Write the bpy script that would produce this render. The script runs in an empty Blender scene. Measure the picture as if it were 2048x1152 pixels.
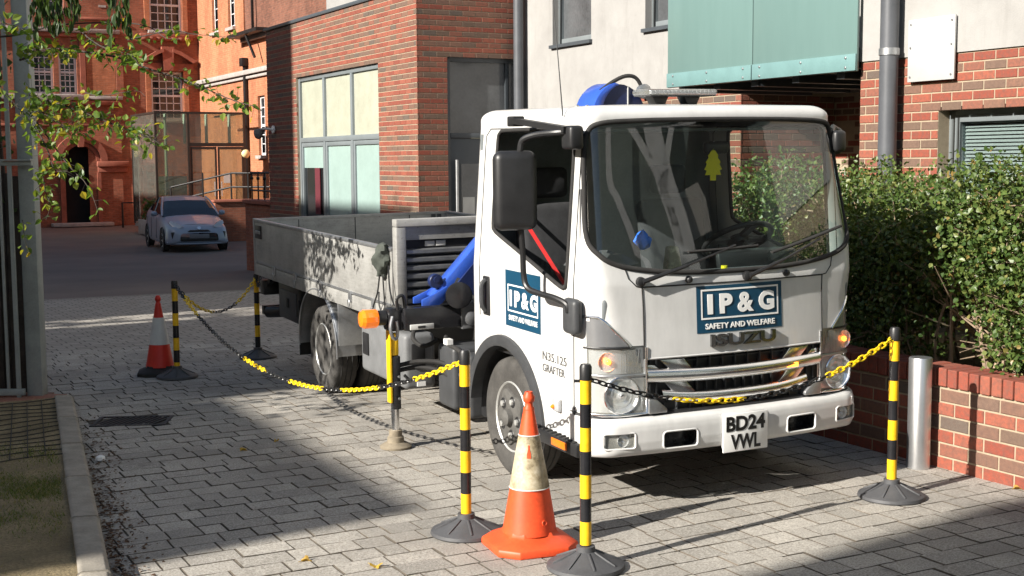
import bpy, bmesh, math, random
from mathutils import Matrix, Vector
R = math.radians
S = bpy.context.scene
COL = S.collection
# ------------------------------------------------------------------ camera
PITCH, ROLL, CAMH = R(5.574), R(-0.373), 1.8
F_ = Vector((0, math.cos(PITCH), -math.sin(PITCH))); R0 = Vector((1, 0, 0)); U0 = R0.cross(F_)
CR = R0 * math.cos(ROLL) + U0 * math.sin(ROLL); CU = U0 * math.cos(ROLL) - R0 * math.sin(ROLL)
cam = bpy.data.cameras.new('camera'); camo = bpy.data.objects.new('camera', cam); COL.objects.link(camo)
cam.sensor_width = 36.0; cam.lens = 36.0 * 2580 / 2048; cam.clip_end = 600; cam.clip_start = .05
camo.matrix_world = Matrix(((CR.x, CU.x, -F_.x, 0), (CR.y, CU.y, -F_.y, 0), (CR.z, CU.z, -F_.z, CAMH), (0, 0, 0, 1)))
S.camera = camo
# ------------------------------------------------------------------ light
SUN_AZ = (0.80, 0.60)          # horizontal travel direction of the sunlight
SUN_EL = R(28.2)
w = bpy.data.worlds.new('World'); S.world = w; w.use_nodes = True
nt = w.node_tree; bg = nt.nodes['Background']
sky = nt.nodes.new('ShaderNodeTexSky'); sky.sky_type = 'NISHITA'; sky.sun_disc = False
sky.sun_elevation = SUN_EL; sky.sun_rotation = math.atan2(-SUN_AZ[0], -SUN_AZ[1])
sky.air_density = 1.2; sky.dust_density = 1.5
nt.links.new(sky.outputs[0], bg.inputs[0]); bg.inputs[1].default_value = 0.056
sl = bpy.data.lights.new('sun', 'SUN'); sl.energy = 5.0; sl.angle = R(0.53); sl.color = (1, .945, .86)
so = bpy.data.objects.new('sun', sl); COL.objects.link(so); so.location = (-20, -14, 18)
so.rotation_euler = Vector((SUN_AZ[0] * math.cos(SUN_EL), SUN_AZ[1] * math.cos(SUN_EL), -math.sin(SUN_EL))).to_track_quat('-Z', 'Y').to_euler()
S.view_settings.view_transform = 'Standard'; S.view_settings.look = 'None'
S.view_settings.exposure = 1.05; S.view_settings.gamma = 1.0; S.view_settings.use_curve_mapping = False
S.render.resolution_x, S.render.resolution_y = 1024, 576
# ------------------------------------------------------------------ frames and small helpers
YB = R(28.34); TB = Vector((math.cos(YB), math.sin(YB), 0)); LB = Vector((-math.sin(YB), math.cos(YB), 0))
def grid(u, v, z=0): p = TB * u + LB * v; return Vector((p.x, p.y, z))
def gz(x, y):
    t = min(max((y - 11) / 24, 0), 1); s = t * t * (3 - 2 * t)
    return .006 * max(min(x, 6), -12) - .55 * (t * .6 + s * .4)
def project(p):
    d = Vector(p) - Vector((0, 0, CAMH)); q = d.dot(F_)
    if q < .1: return (-9999, -9999, q)
    return (1024 + 2580 * d.dot(CR) / q, 576 - 2580 * d.dot(CU) / q, q)
def infront(p, m=60):
    x, y, q = project(p); return q > .1 and -m < x < 2048 + m and -m < y < 1152 + m
def hx(h):
    f = lambda c: (c / 12.92) if c <= .04045 else ((c + .055) / 1.055) ** 2.4
    return tuple(f(((h >> s) & 255) / 255) for s in (16, 8, 0))
def empty(name, loc=(0, 0, 0), rz=0, label=None, cat=None, group=None):
    o = bpy.data.objects.new(name, None); COL.objects.link(o); o.location = loc; o.rotation_euler = (0, 0, rz)
    o.empty_display_size = .1
    tag(o, label, cat, group); return o
def tag(o, label=None, cat=None, group=None, kind=None):
    if label: o['label'] = label
    if cat: o['category'] = cat
    if group: o['group'] = group
    if kind: o['kind'] = kind
    return o
def link(name, me, parent=None, loc=None):
    o = bpy.data.objects.new(name, me); COL.objects.link(o)
    if parent: o.parent = parent
    if loc is not None: o.location = loc
    return o
def copy_tree(o, parent=None):
    c = o.copy(); COL.objects.link(c); c.parent = parent
    for ch in list(o.children): copy_tree(ch, c)
    return c
def smooth_path(pts, n=6, closed=False):
    P = [Vector(p) for p in pts]; N = len(P); out = []
    rng = range(N) if closed else range(N - 1)
    for i in rng:
        g = (lambda k: P[k % N]) if closed else (lambda k: P[min(max(k, 0), N - 1)])
        a, b, c, d = g(i - 1), g(i), g(i + 1), g(i + 2)
        for j in range(n):
            t = j / n
            out.append(.5 * ((2 * b) + (c - a) * t + (2 * a - 5 * b + 4 * c - d) * t * t + (3 * b - a - 3 * c + d) * t ** 3))
    if not closed: out.append(P[-1])
    return out
class MB:
    def __init__(s): s.v = []; s.f = []; s.mi = []; s.k = 0
    def add(s, vs, fs):
        n = len(s.v); s.v += [tuple(p) for p in vs]
        for f in fs: s.f.append(tuple(i + n for i in f)); s.mi.append(s.k)
        return s
    def box(s, x0, x1, y0, y1, z0, z1):
        return s.add([(x0, y0, z0), (x1, y0, z0), (x1, y1, z0), (x0, y1, z0), (x0, y0, z1), (x1, y0, z1), (x1, y1, z1), (x0, y1, z1)],
                     [(0, 3, 2, 1), (4, 5, 6, 7), (0, 1, 5, 4), (1, 2, 6, 5), (2, 3, 7, 6), (3, 0, 4, 7)])
    def beam(s, a, b, wx, wz, up=(0, 0, 1)):
        a, b = Vector(a), Vector(b); d = (b - a).normalized(); x = d.cross(Vector(up))
        if x.length < 1e-4: x = d.cross(Vector((0, 1, 0)))
        x.normalize(); z = x.cross(d); x *= wx / 2; z *= wz / 2
        vs = [p + i * x + j * z for p in (a, b) for i, j in ((-1, -1), (1, -1), (1, 1), (-1, 1))]
        return s.add(vs, [(0, 3, 2, 1), (4, 5, 6, 7), (0, 1, 5, 4), (1, 2, 6, 5), (2, 3, 7, 6), (3, 0, 4, 7)])
    def tube(s, pts, r, n=8, closed=False, caps=True):
        P = [Vector(p) for p in pts]; N = len(P); rs = r if isinstance(r, (list, tuple)) else [r] * N
        nrm = None; rings = []
        for i in range(N):
            if closed: t = P[(i + 1) % N] - P[i - 1]
            else: t = P[min(i + 1, N - 1)] - P[max(i - 1, 0)]
            if t.length < 1e-9: t = Vector((0, 0, 1))
            t.normalize()
            if nrm is None:
                nrm = t.cross(Vector((0, 0, 1)))
                if nrm.length < .05: nrm = t.cross(Vector((1, 0, 0)))
                nrm.normalize()
            else:
                nrm = nrm - t * nrm.dot(t)
                if nrm.length < 1e-6: nrm = t.orthogonal()
                nrm.normalize()
            b = t.cross(nrm)
            rings.append([P[i] + (nrm * math.cos(2 * math.pi * k / n) + b * math.sin(2 * math.pi * k / n)) * rs[i] for k in range(n)])
        vs = [p for q in rings for p in q]; fs = []
        for i in range(N if closed else N - 1):
            j = (i + 1) % N
            for k in range(n): fs.append((i * n + k, i * n + (k + 1) % n, j * n + (k + 1) % n, j * n + k))
        if caps and not closed: fs += [tuple(range(n - 1, -1, -1)), tuple(range((N - 1) * n, N * n))]
        return s.add(vs, fs)
    def cyl(s, a, b, r, n=16, r2=None): return s.tube([a, b], [r, r if r2 is None else r2], n)
    def lathe(s, prof, n=24, c=(0, 0, 0), ax=(0, 0, 1), caps=True):
        ax = Vector(ax).normalized(); x = ax.orthogonal().normalized(); y = ax.cross(x); c = Vector(c); vs = []; fs = []
        if abs(ax.z) > .99: x = Vector((1, 0, 0)); y = Vector((0, 1, 0)) * (1 if ax.z > 0 else -1)
        for r, h in prof:
            for k in range(n):
                a = 2 * math.pi * k / n; vs.append(c + ax * h + (x * math.cos(a) + y * math.sin(a)) * r)
        for i in range(len(prof) - 1):
            for k in range(n): fs.append((i * n + k, i * n + (k + 1) % n, (i + 1) * n + (k + 1) % n, (i + 1) * n + k))
        if caps: fs += [tuple(range(n - 1, -1, -1)), tuple(range((len(prof) - 1) * n, len(prof) * n))]
        return s.add(vs, fs)
    def prism(s, poly, d0, d1, m=lambda a, b, d: (a, d, b)):
        n = len(poly); vs = [m(a, b, d0) for a, b in poly] + [m(a, b, d1) for a, b in poly]
        fs = [tuple(range(n - 1, -1, -1)), tuple(range(n, 2 * n))] + [(i, (i + 1) % n, n + (i + 1) % n, n + i) for i in range(n)]
        return s.add(vs, fs)
    def sheet(s, rows):
        m = len(rows[0]); vs = [p for r in rows for p in r]
        return s.add(vs, [(i * m + k, i * m + k + 1, (i + 1) * m + k + 1, (i + 1) * m + k) for i in range(len(rows) - 1) for k in range(m - 1)])
    def xf(s, M, start=0):
        for i in range(start, len(s.v)): s.v[i] = tuple(M @ Vector(s.v[i]))
        return s
    def mesh(s, name, mats, smooth=35, bevel=0, seg=2, recalc=True):
        me = bpy.data.meshes.new(name); me.from_pydata(s.v, [], s.f)
        mats = mats if isinstance(mats, (list, tuple)) else [mats]
        for m in mats: me.materials.append(m)
        if len(mats) > 1: me.polygons.foreach_set('material_index', s.mi)
        if recalc or bevel:
            bm = bmesh.new(); bm.from_mesh(me)
            if bevel:
                bmesh.ops.remove_doubles(bm, verts=bm.verts, dist=1e-5)
                es = [e for e in bm.edges if len(e.link_faces) == 2 and e.calc_face_angle(0) > R(30)]
                if es: bmesh.ops.bevel(bm, geom=es, offset=bevel, segments=seg, affect='EDGES', profile=.5, clamp_overlap=True)
            bmesh.ops.recalc_face_normals(bm, faces=bm.faces)
            bm.to_mesh(me); bm.free()
        if smooth:
            me.polygons.foreach_set('use_smooth', [True] * len(me.polygons)); me.set_sharp_from_angle(angle=R(smooth))
        me.update(); return me
    def build(s, name, mats, parent=None, smooth=35, bevel=0, seg=2, recalc=True, loc=None):
        return link(name, s.mesh(name, mats, smooth, bevel, seg, recalc), parent, loc)
def text_mesh(body, size, depth, mat, bold=0, sx=1, align='CENTER', space=1.0):
    cu = bpy.data.curves.new('t', 'FONT'); cu.body = body; cu.size = size; cu.align_x = align; cu.align_y = 'CENTER'
    cu.extrude = depth; cu.offset = bold; cu.space_character = space; cu.resolution_u = 4
    o = bpy.data.objects.new('t', cu); COL.objects.link(o)
    dg = bpy.context.evaluated_depsgraph_get(); me = bpy.data.meshes.new_from_object(o.evaluated_get(dg))
    bpy.data.objects.remove(o); bpy.data.curves.remove(cu)
    me.transform(Matrix.Diagonal((sx, 1, 1, 1))); me.materials.clear(); me.materials.append(mat); return me
def lettering(body, size, M, mat, parent, name='lettering', depth=.001, bold=0, sx=1, fit=None, space=1.0):
    me = text_mesh(body, size, depth, mat, bold, sx, space=space)
    xs = [v.co.x for v in me.vertices]; ys = [v.co.y for v in me.vertices]
    cx, cy = (min(xs) + max(xs)) / 2, (min(ys) + max(ys)) / 2; me.transform(Matrix.Translation((-cx, -cy, 0)))
    if fit: me.transform(Matrix.Diagonal((fit[0] / (max(xs) - min(xs)), fit[1] / (max(ys) - min(ys)), 1, 1)))
    me.transform(M); return link(name, me, parent)
# ------------------------------------------------------------------ materials
MATS = {}
class N:
    def __init__(s, name):
        s.m = bpy.data.materials.new(name); s.m.use_nodes = True; s.t = s.m.node_tree; s.b = s.t.nodes['Principled BSDF']; s.out = s.t.nodes['Material Output']
        MATS[name] = s.m
    def n(s, typ, **kw):
        x = s.t.nodes.new(typ)
        for k, v in kw.items(): setattr(x, k, v)
        return x
    def l(s, a, b): s.t.links.new(a, b)
    def pos(s, rz=0, scale=1):
        g = s.n('ShaderNodeNewGeometry'); mp = s.n('ShaderNodeMapping'); mp.inputs['Rotation'].default_value = (0, 0, rz)
        sc = scale if isinstance(scale, (tuple, list)) else (scale,) * 3; mp.inputs['Scale'].default_value = sc
        s.l(g.outputs['Position'], mp.inputs[0]); return mp.outputs[0]
    def noise(s, vec, sc, det=3, rough=.55):
        x = s.n('ShaderNodeTexNoise'); x.inputs['Scale'].default_value = sc; x.inputs['Detail'].default_value = det; x.inputs['Roughness'].default_value = rough
        s.l(vec, x.inputs['Vector']); return x.outputs['Fac']
    def ramp(s, fac, stops):
        x = s.n('ShaderNodeValToRGB'); e = x.color_ramp.elements
        while len(e) < len(stops): e.new(.5)
        for i, (p, c) in enumerate(stops): e[i].position = p; e[i].color = (*c, 1) if len(c) == 3 else c
        s.l(fac, x.inputs[0]); return x.outputs[0]
    def mix(s, fac, a, b, mode='MIX'):
        x = s.n('ShaderNodeMix', data_type='RGBA', blend_type=mode)
        for sock, val in ((x.inputs[0], fac), (x.inputs[6], a), (x.inputs[7], b)):
            if hasattr(val, 'links') or isinstance(val, bpy.types.NodeSocket): s.l(val, sock)
            elif isinstance(val, (int, float)): sock.default_value = val
            else: sock.default_value = (*val, 1) if len(val) == 3 else val
        return x.outputs[2]
    def math(s, op, a, b=None):
        x = s.n('ShaderNodeMath', operation=op)
        for sock, val in ((x.inputs[0], a), (x.inputs[1], b)):
            if val is None: continue
            if isinstance(val, bpy.types.NodeSocket): s.l(val, sock)
            else: sock.default_value = val
        return x.outputs[0]
    def bump(s, h, dist=.01, st=.5):
        x = s.n('ShaderNodeBump'); x.inputs['Distance'].default_value = dist; x.inputs['Strength'].default_value = st
        s.l(h, x.inputs['Height']); s.l(x.outputs[0], s.b.inputs['Normal']); return x
    def set(s, **kw):
        for k, v in kw.items():
            k = {'rough': 'Roughness', 'metal': 'Metallic', 'coat': 'Coat Weight', 'spec': 'Specular IOR Level', 'em': 'Emission Strength', 'emc': 'Emission Color', 'coatr': 'Coat Roughness', 'col': 'Base Color', 'sub': 'Subsurface Weight', 'tr': 'Transmission Weight', 'ior': 'IOR'}[k]
            i = s.b.inputs[k]
            if isinstance(v, bpy.types.NodeSocket): s.l(v, i)
            elif isinstance(v, (tuple, list)): i.default_value = (*v, 1) if len(v) == 3 else v
            else: i.default_value = v
        return s
    def island(s):
        g = s.n('ShaderNodeNewGeometry'); o = s.n('ShaderNodeObjectInfo')
        return s.math('FRACT', s.math('ADD', g.outputs['Random Per Island'], o.outputs['Random']))
def mat(name, col, rough=.5, metal=0, var=.15, vs=8, bump=0, bs=60, **kw):
    n = N(name); p = n.pos(); f = n.noise(p, vs, 4); f2 = n.noise(p, vs * 9, 2)
    ff = n.math('ADD', n.math('MULTIPLY', f, .7), n.math('MULTIPLY', f2, .3))
    lo = tuple(c * (1 - var) for c in col); hi = tuple(min(c * (1 + var), 1) for c in col)
    n.set(col=n.ramp(ff, [(.3, lo), (.7, hi)]), rough=rough, metal=metal, **kw)
    if bump: n.bump(n.noise(p, bs, 3), bump, .6)
    return n.m
def glass(name, tint, refl=1.0, rough=.01, dirt=0, floor=.04):
    n = N(name); t = n.t; t.nodes.remove(n.b)
    tr = n.n('ShaderNodeBsdfTransparent'); tr.inputs[0].default_value = (*tint, 1)
    gl = n.n('ShaderNodeBsdfGlossy'); gl.inputs['Roughness'].default_value = rough
    ge = n.n('ShaderNodeNewGeometry'); dt = n.n('ShaderNodeVectorMath', operation='DOT_PRODUCT'); n.l(ge.outputs['Normal'], dt.inputs[0]); n.l(ge.outputs['Incoming'], dt.inputs[1])
    q5 = n.math('POWER', n.math('SUBTRACT', 1.0, n.math('MINIMUM', n.math('ABSOLUTE', dt.outputs['Value']), 1.0)), 5.0); fres = n.math('ADD', n.math('MULTIPLY', q5, .95), .045)
    mx = n.n('ShaderNodeMixShader'); f = n.math('MINIMUM', n.math('MULTIPLY', fres, refl), 1.0)
    n.l(f, mx.inputs[0]); n.l(tr.outputs[0], mx.inputs[1]); n.l(gl.outputs[0], mx.inputs[2]); out = mx.outputs[0]
    if dirt:
        df = n.n('ShaderNodeBsdfDiffuse'); df.inputs[0].default_value = (.55, .55, .5, 1); m2 = n.n('ShaderNodeMixShader')
        f = n.math('MULTIPLY', n.noise(n.pos(), 5, 5, .7), dirt); n.l(f, m2.inputs[0]); n.l(out, m2.inputs[1]); n.l(df.outputs[0], m2.inputs[2]); out = m2.outputs[0]
    n.l(out, n.out.inputs[0]); return n.m
def sub_mat(name, build):
    n = N(name); build(n); return n.m
# --- paint, metal, plastic
def _paint(n, col, dirt=.25, low=None):
    p = n.pos(); a = n.noise(p, 3.5, 6, .65); b = n.noise(n.pos(scale=(1, 1, .25)), 14, 4, .7)
    f = n.math('MULTIPLY', n.math('MULTIPLY', a, b), dirt * 2.2)
    n.set(col=n.mix(f, col, tuple(c * .55 for c in col)), rough=.28, coat=.4, coatr=.08)
M_WHITE = sub_mat('white_paint', lambda n: _paint(n, (.66, .658, .645), .55))
M_SILVER = sub_mat('silver_paint', lambda n: (n.set(col=(.27, .32, .395), metal=.05, rough=.35, coat=.35)))
M_BLK = mat('black_plastic', (.018, .018, .019), .42, 0, .3, 12, .0006, 300)
M_BLK2 = mat('satin_black_paint', (.017, .017, .019), .22, 0, .3, 10)
M_DKGREY = mat('dark_grey_plastic', (.045, .047, .05), .5, 0, .25, 10, .0006, 260)
M_GREYPL = mat('grey_plastic', (.15, .154, .158), .55, 0, .2, 9)
M_RUB = mat('rubber', (.022, .021, .02), .85, 0, .35, 15, .001, 200)
M_TYRE = mat('tyre_rubber', (.055, .052, .048), .9, 0, .45, 9, .0015, 160)
M_CHR = mat('chrome', (.88, .88, .88), .19, 1, .06, 5)
M_STEEL = mat('galvanised_steel', (.42, .43, .44), .42, .85, .22, 10)
M_RIM = mat('painted_rim', (.50, .50, .48), .45, .5, .25, 12)
M_HUBCAP = mat('worn_grey_cap', (.085, .082, .076), .7, 0, .35, 18)
M_STAIN = mat('brushed_stainless', (.62, .63, .64), .33, .9, .1, 6)
def _alu(n):
    p = n.pos(); st = n.noise(n.pos(rz=-YB, scale=(1, 1, 9)), 7, 5, .7); bl = n.noise(p, 4, 6, .7); sp = n.noise(p, 60, 3, .6)
    c = n.ramp(n.math('ADD', n.math('MULTIPLY', bl, .65), n.math('MULTIPLY', st, .35)), [(.3, (.24, .235, .22)), (.5, (.40, .395, .375)), (.72, (.52, .515, .49))])
    c = n.mix(n.ramp(sp, [(.60, (0, 0, 0)), (.72, (.6, .6, .6))]), c, (.16, .155, .15))
    n.set(col=c, metal=.45, rough=.5)
M_ALU = sub_mat('weathered_aluminium', _alu)
M_BLUE = mat('crane_blue_paint', (.028, .088, .44), .3, 0, .12, 6, coat=.4)
M_NAVY = mat('dark_blue_cover', (.012, .022, .085), .4, 0, .2, 6)
M_STICK = mat('petrol_blue_vinyl', (.007, .052, .10), .35, 0, .08, 5)
M_LETW = mat('white_vinyl', (.82, .82, .80), .4, 0, .04, 5)
M_PLATE = mat('number_plate_white', (.80, .80, .78), .35, 0, .05, 6)
M_LETB = mat('black_letters', (.01, .01, .01), .4, 0, .1, 6)
M_LETG = mat('grey_letters', (.10, .10, .10), .4, 0, .1, 6)
M_ORL = mat('orange_lens', (.95, .20, .01), .15, 0, .12, 60, coat=.6, em=.25, emc=(1, .2, .01))
M_AMB = sub_mat('lit_amber_bulb', lambda n: n.set(col=(1, .25, .03), rough=.3, em=4, emc=(1, .20, .02)))
M_REFO = mat('orange_reflector', (.75, .16, .01), .3, 0, .15, 40)
M_LENS = glass('clear_lens', (.93, .95, .96), 1.6, .03, .55)
M_LENSG = mat('silver_grey_lens', (.45, .46, .47), .22, .2, .1, 6, coat=.6)
M_LENSU = mat('grey_corner_lens', (.27, .275, .285), .25, .45, .1, 6, coat=.7)
M_BADGE = mat('satin_chrome', (.26, .26, .26), .2, 1, .05, 5)
M_REFL = mat('lamp_reflector', (.92, .93, .94), .12, .6, .05, 70)
M_SCREEN = glass('windscreen_glass', (.84, .94, .92), 2.5, .008, .012)
M_SIDEGL = glass('side_window_glass', (.90, .95, .93), 1.0, .01)
M_DARKGL = mat('dark_window_glass', (.012, .014, .016), .06, 0, .3, 2, spec=.7)
M_YEL = mat('yellow_plastic', (.80, .46, .01), .42, 0, .22, 14)
M_YELC = mat('yellow_chain_plastic', (.88, .60, .012), .4, 0, .1, 12)
M_BLKC = mat('black_chain_plastic', (.02, .02, .02), .35, 0, .2, 12)
M_YELP = mat('yellow_paint', (.84, .50, .01), .4, 0, .15, 18)
M_SEAT = mat('dark_seat_fabric', (.03, .031, .034), .9, 0, .3, 20)
M_TRIM = mat('grey_cab_trim', (.15, .165, .17), .7, 0, .2, 8)
M_RED = mat('red_webbing', (.55, .02, .02), .7, 0, .1, 8)
M_BLUEC = mat('bright_blue_cloth', (.02, .16, .75), .8, 0, .2, 20)
M_AIRF = mat('yellow_card', (1, .80, .02), .7, 0, .05, 20)
M_CANV = mat('grey_green_canvas', (.058, .066, .056), .9, 0, .3, 14, .004, 30)
M_RUST = mat('dusty_steel_foot', (.26, .22, .16), .75, .3, .3, 20)
M_PALE = mat('pale_panel', (.52, .52, .50), .5, 0, .1, 6)
# --- masonry and ground
def _brick(n, pal, bumpd=.003):
    r = n.island(); p = n.pos(); f = n.noise(p, 38, 4, .65); g = n.noise(p, 260, 2, .6)
    c = n.ramp(r, pal); x = n.t.nodes[-1]; x = [q for q in n.t.nodes if q.type == 'VALTORGB'][-1]; x.color_ramp.interpolation = 'CONSTANT'
    c = n.mix(n.ramp(f, [(.35, (0, 0, 0)), (.68, (.6, .6, .6))]), c, (.09, .055, .042))
    c = n.mix(n.ramp(g, [(.52, (0, 0, 0)), (.75, (.22, .22, .22))]), c, (.34, .25, .18))
    n.set(col=c, rough=.85); n.bump(n.math('ADD', f, n.math('MULTIPLY', g, .5)), bumpd, .7)
M_BR = sub_mat('red_brick', lambda n: _brick(n, [(0, (.265, .055, .030)), (.25, (.295, .068, .037)), (.5, (.235, .046, .026)), (.75, (.30, .080, .046))]))
M_BB = sub_mat('brown_brick', lambda n: _brick(n, [(0, (.17, .088, .060)), (.22, (.135, .086, .060)), (.42, (.24, .080, .050)), (.62, (.15, .092, .066)), (.8, (.20, .10, .066)), (.93, (.105, .082, .066))]))
M_MORT = mat('mortar', (.33, .27, .19), .95, 0, .15, 20, .004, 150)
def _vict(n, a, b, mo):
    tx = n.n('ShaderNodeTexBrick'); tx.offset = .5
    tc = n.n('ShaderNodeTexCoord'); mp = n.n('ShaderNodeMapping'); n.l(tc.outputs['Object'], mp.inputs[0])
    cx = n.n('ShaderNodeSeparateXYZ'); n.l(mp.outputs[0], cx.inputs[0]); cb = n.n('ShaderNodeCombineXYZ')
    n.l(n.math('ADD', cx.outputs[0], cx.outputs[1]), cb.inputs[0]); n.l(cx.outputs[2], cb.inputs[1]); n.l(cb.outputs[0], tx.inputs['Vector'])
    tx.inputs['Scale'].default_value = 1; tx.inputs['Brick Width'].default_value = .225; tx.inputs['Row Height'].default_value = .075
    tx.inputs['Mortar Size'].default_value = .006; tx.inputs['Color1'].default_value = (*a, 1); tx.inputs['Color2'].default_value = (*b, 1); tx.inputs['Mortar'].default_value = (*mo, 1)
    st = n.noise(n.pos(scale=(1, 1, .4)), 1.1, 6, .7); st2 = n.noise(n.pos(scale=(1, 1, 3)), 5, 5, .75)
    c = n.mix(n.ramp(st, [(.38, (.0, .0, .0)), (.66, (.75, .75, .75))]), tx.outputs[0], tuple(x * .5 for x in a))
    c = n.mix(n.ramp(st2, [(.5, (0, 0, 0)), (.68, (.6, .6, .6))]), c, tuple(min(x * 1.5, 1) for x in b))
    n.set(col=c, rough=.9); n.bump(tx.outputs['Fac'], .004, -.6)
M_VIC = sub_mat('old_red_brickwork', lambda n: _vict(n, (.245, .074, .038), (.33, .108, .058), (.25, .155, .105)))
M_VICO = sub_mat('orange_brickwork', lambda n: _vict(n, (.40, .135, .06), (.46, .168, .08), (.42, .235, .15)))
M_VICD = sub_mat('dark_mottled_brickwork', lambda n: _vict(n, (.13, .05, .03), (.20, .075, .045), (.16, .11, .08)))
M_TERRA = mat('terracotta_moulding', (.27, .085, .052), .85, 0, .3, 4, .006, 30)
M_STONE = mat('grey_stone', (.33, .30, .28), .85, 0, .25, 6, .004, 60)
def _render(n):
    p = n.pos(); a = n.noise(p, 1.3, 6, .7); st = n.noise(n.pos(scale=(1, 1, .15)), 5, 5, .75); g = n.noise(p, 90, 3, .6); b = n.noise(p, 11, 6, .85)
    c = n.ramp(a, [(.3, (.255, .248, .238)), (.65, (.325, .318, .306))])
    c = n.mix(n.ramp(st, [(.55, (0, 0, 0)), (.8, (.34, .34, .34))]), c, (.16, .15, .14))
    c = n.mix(n.ramp(b, [(.60, (0, 0, 0)), (.72, (.30, .30, .30))]), c, (.14, .13, .12))
    n.set(col=c, rough=.9); n.bump(g, .003, .6)
M_RENDER = sub_mat('white_render', _render)
M_FRAME = mat('grey_window_frame', (.20, .225, .235), .4, .2, .08, 4)
M_FRAMED = mat('dark_grey_frame', (.065, .075, .085), .4, .1, .1, 4)
M_WFR = mat('white_sash_paint', (.66, .67, .68), .5, 0, .1, 6)
M_PIPE = mat('grey_downpipe', (.085, .09, .10), .45, .1, .15, 6)
M_PIPEB = mat('black_iron', (.015, .013, .013), .5, .2, .25, 6)
M_PANC = mat('cream_reflection_glass', (.37, .375, .30), .1, 0, .14, 3, spec=.6)  # pale reflection in the upper panes, painted as a cream base colour
M_PANM = mat('mint_frosted_glass', (.28, .38, .355), .14, 0, .1, 2, spec=.6)
M_GREYGL = mat('mottled_grey_glass', (.085, .09, .095), .12, 0, .35, 3, spec=.7)  # grey base colour, tone mottled by noise
def _teal(n):
    p = n.pos(); st = n.noise(n.pos(scale=(1, 1, .12)), 7, 5, .7)
    n.set(col=n.ramp(st, [(.2, (.118, .196, .186)), (.8, (.138, .222, .21))]), rough=.3, coat=.5, coatr=.12)
M_TEAL = sub_mat('teal_backpainted_glass', _teal)
M_TEAL2 = mat('teal_glass_edge', (.14, .245, .245), .3, 0, .1, 6)
M_BOARD = mat('white_board', (.41, .408, .40), .5, 0, .06, 5)
M_CONC = mat('concrete_kerb', (.27, .245, .205), .9, 0, .28, 9, .004, 90)
M_GRATE = mat('cast_iron', (.028, .027, .026), .6, .4, .35, 20)
def _paver(n):
    r = n.island(); p = n.pos(); g = n.noise(p, 95, 4, .85); f = n.noise(p, 38, 4, .7); a = n.noise(p, 1.1, 4, .6)
    c = n.ramp(r, [(0, (.265, .25, .222)), (.3, (.345, .322, .285)), (.75, (.38, .355, .314)), (1, (.45, .42, .37))])
    c = n.mix(n.ramp(g, [(.36, (.9, .9, .9)), (.50, (0, 0, 0))]), c, (.14, .125, .105))
    c = n.mix(n.ramp(g, [(.52, (0, 0, 0)), (.64, (.75, .75, .75))]), c, (.62, .585, .525))
    c = n.mix(n.ramp(f, [(.45, (.0, .0, .0)), (.75, (.35, .35, .35))]), c, (.25, .228, .195))
    c = n.mix(n.ramp(a, [(.45, (0, 0, 0)), (.70, (.65, .65, .65))]), c, (.20, .185, .165))
    o_ = n.noise(p, 3.4, 3, .5); c = n.mix(n.ramp(o_, [(.66, (0, 0, 0)), (.74, (.6, .6, .6))]), c, (.12, .11, .10))
    n.set(col=c, rough=.88); n.bump(n.math('ADD', g, f), .0035, .8)
M_PAV = sub_mat('concrete_block_paver', _paver)
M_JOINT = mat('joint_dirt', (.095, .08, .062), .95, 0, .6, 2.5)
def _ground(n):
    tx = n.n('ShaderNodeTexBrick'); tx.offset = .37; p = n.pos(rz=-YB)
    n.l(p, tx.inputs['Vector']); tx.inputs['Scale'].default_value = 1; tx.inputs['Brick Width'].default_value = .19; tx.inputs['Row Height'].default_value = .1555
    tx.inputs['Mortar Size'].default_value = .006; tx.inputs['Color1'].default_value = (.26, .24, .21, 1); tx.inputs['Color2'].default_value = (.33, .305, .27, 1); tx.inputs['Mortar'].default_value = (.05, .042, .035, 1)
    sp = n.n('ShaderNodeSeparateXYZ'); n.l(p, sp.inputs[0]); v = sp.outputs[1]
    nz = n.noise(n.pos(), .6, 4, .6); fine = n.noise(n.pos(), 35, 4, .7)
    dirt = n.ramp(fine, [(.35, (.055, .047, .037)), (.7, (.10, .085, .068))])
    c = n.mix(n.ramp(n.math('DIVIDE', v, 40.0), [(.325, (0, 0, 0)), (.331, (1, 1, 1))]), dirt, tx.outputs[0])
    yard = n.ramp(nz, [(.3, (.11, .09, .08)), (.7, (.16, .128, .112))])
    c = n.mix(n.ramp(n.math('ADD', n.math('DIVIDE', v, 60.0), n.math('MULTIPLY', n.math('SUBTRACT', nz, .5), .01)), [(.338, (0, 0, 0)), (.343, (1, 1, 1))]), c, yard)
    n.set(col=c, rough=.9); n.bump(fine, .004, .5)
M_GROUND = sub_mat('yard_surface', _ground)
def _soil(n):
    p = n.pos(); a = n.noise(p, 2.2, 5, .65); f = n.noise(p, 70, 4, .7)
    c = n.ramp(a, [(.3, (.15, .115, .06)), (.55, (.30, .235, .13)), (.75, (.40, .32, .185))])
    c = n.mix(n.ramp(f, [(.4, (.5, .5, .5)), (.6, (0, 0, 0))]), c, (.075, .06, .035))
    n.set(col=c, rough=1); n.bump(f, .02, .8)
M_SOIL = sub_mat('dry_soil', _soil)
M_EDGE = sub_mat('red_brick_paver', lambda n: _brick(n, [(0, (.30, .12, .08)), (.3, (.24, .10, .07)), (.6, (.34, .15, .10)), (.85, (.22, .11, .085))]))
M_LITTER = mat('leaf_litter', (.10, .055, .03), .95, 0, .5, 30)
M_NET = mat('dark_netting', (.025, .025, .022), .8, 0, .2, 10)
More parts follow.
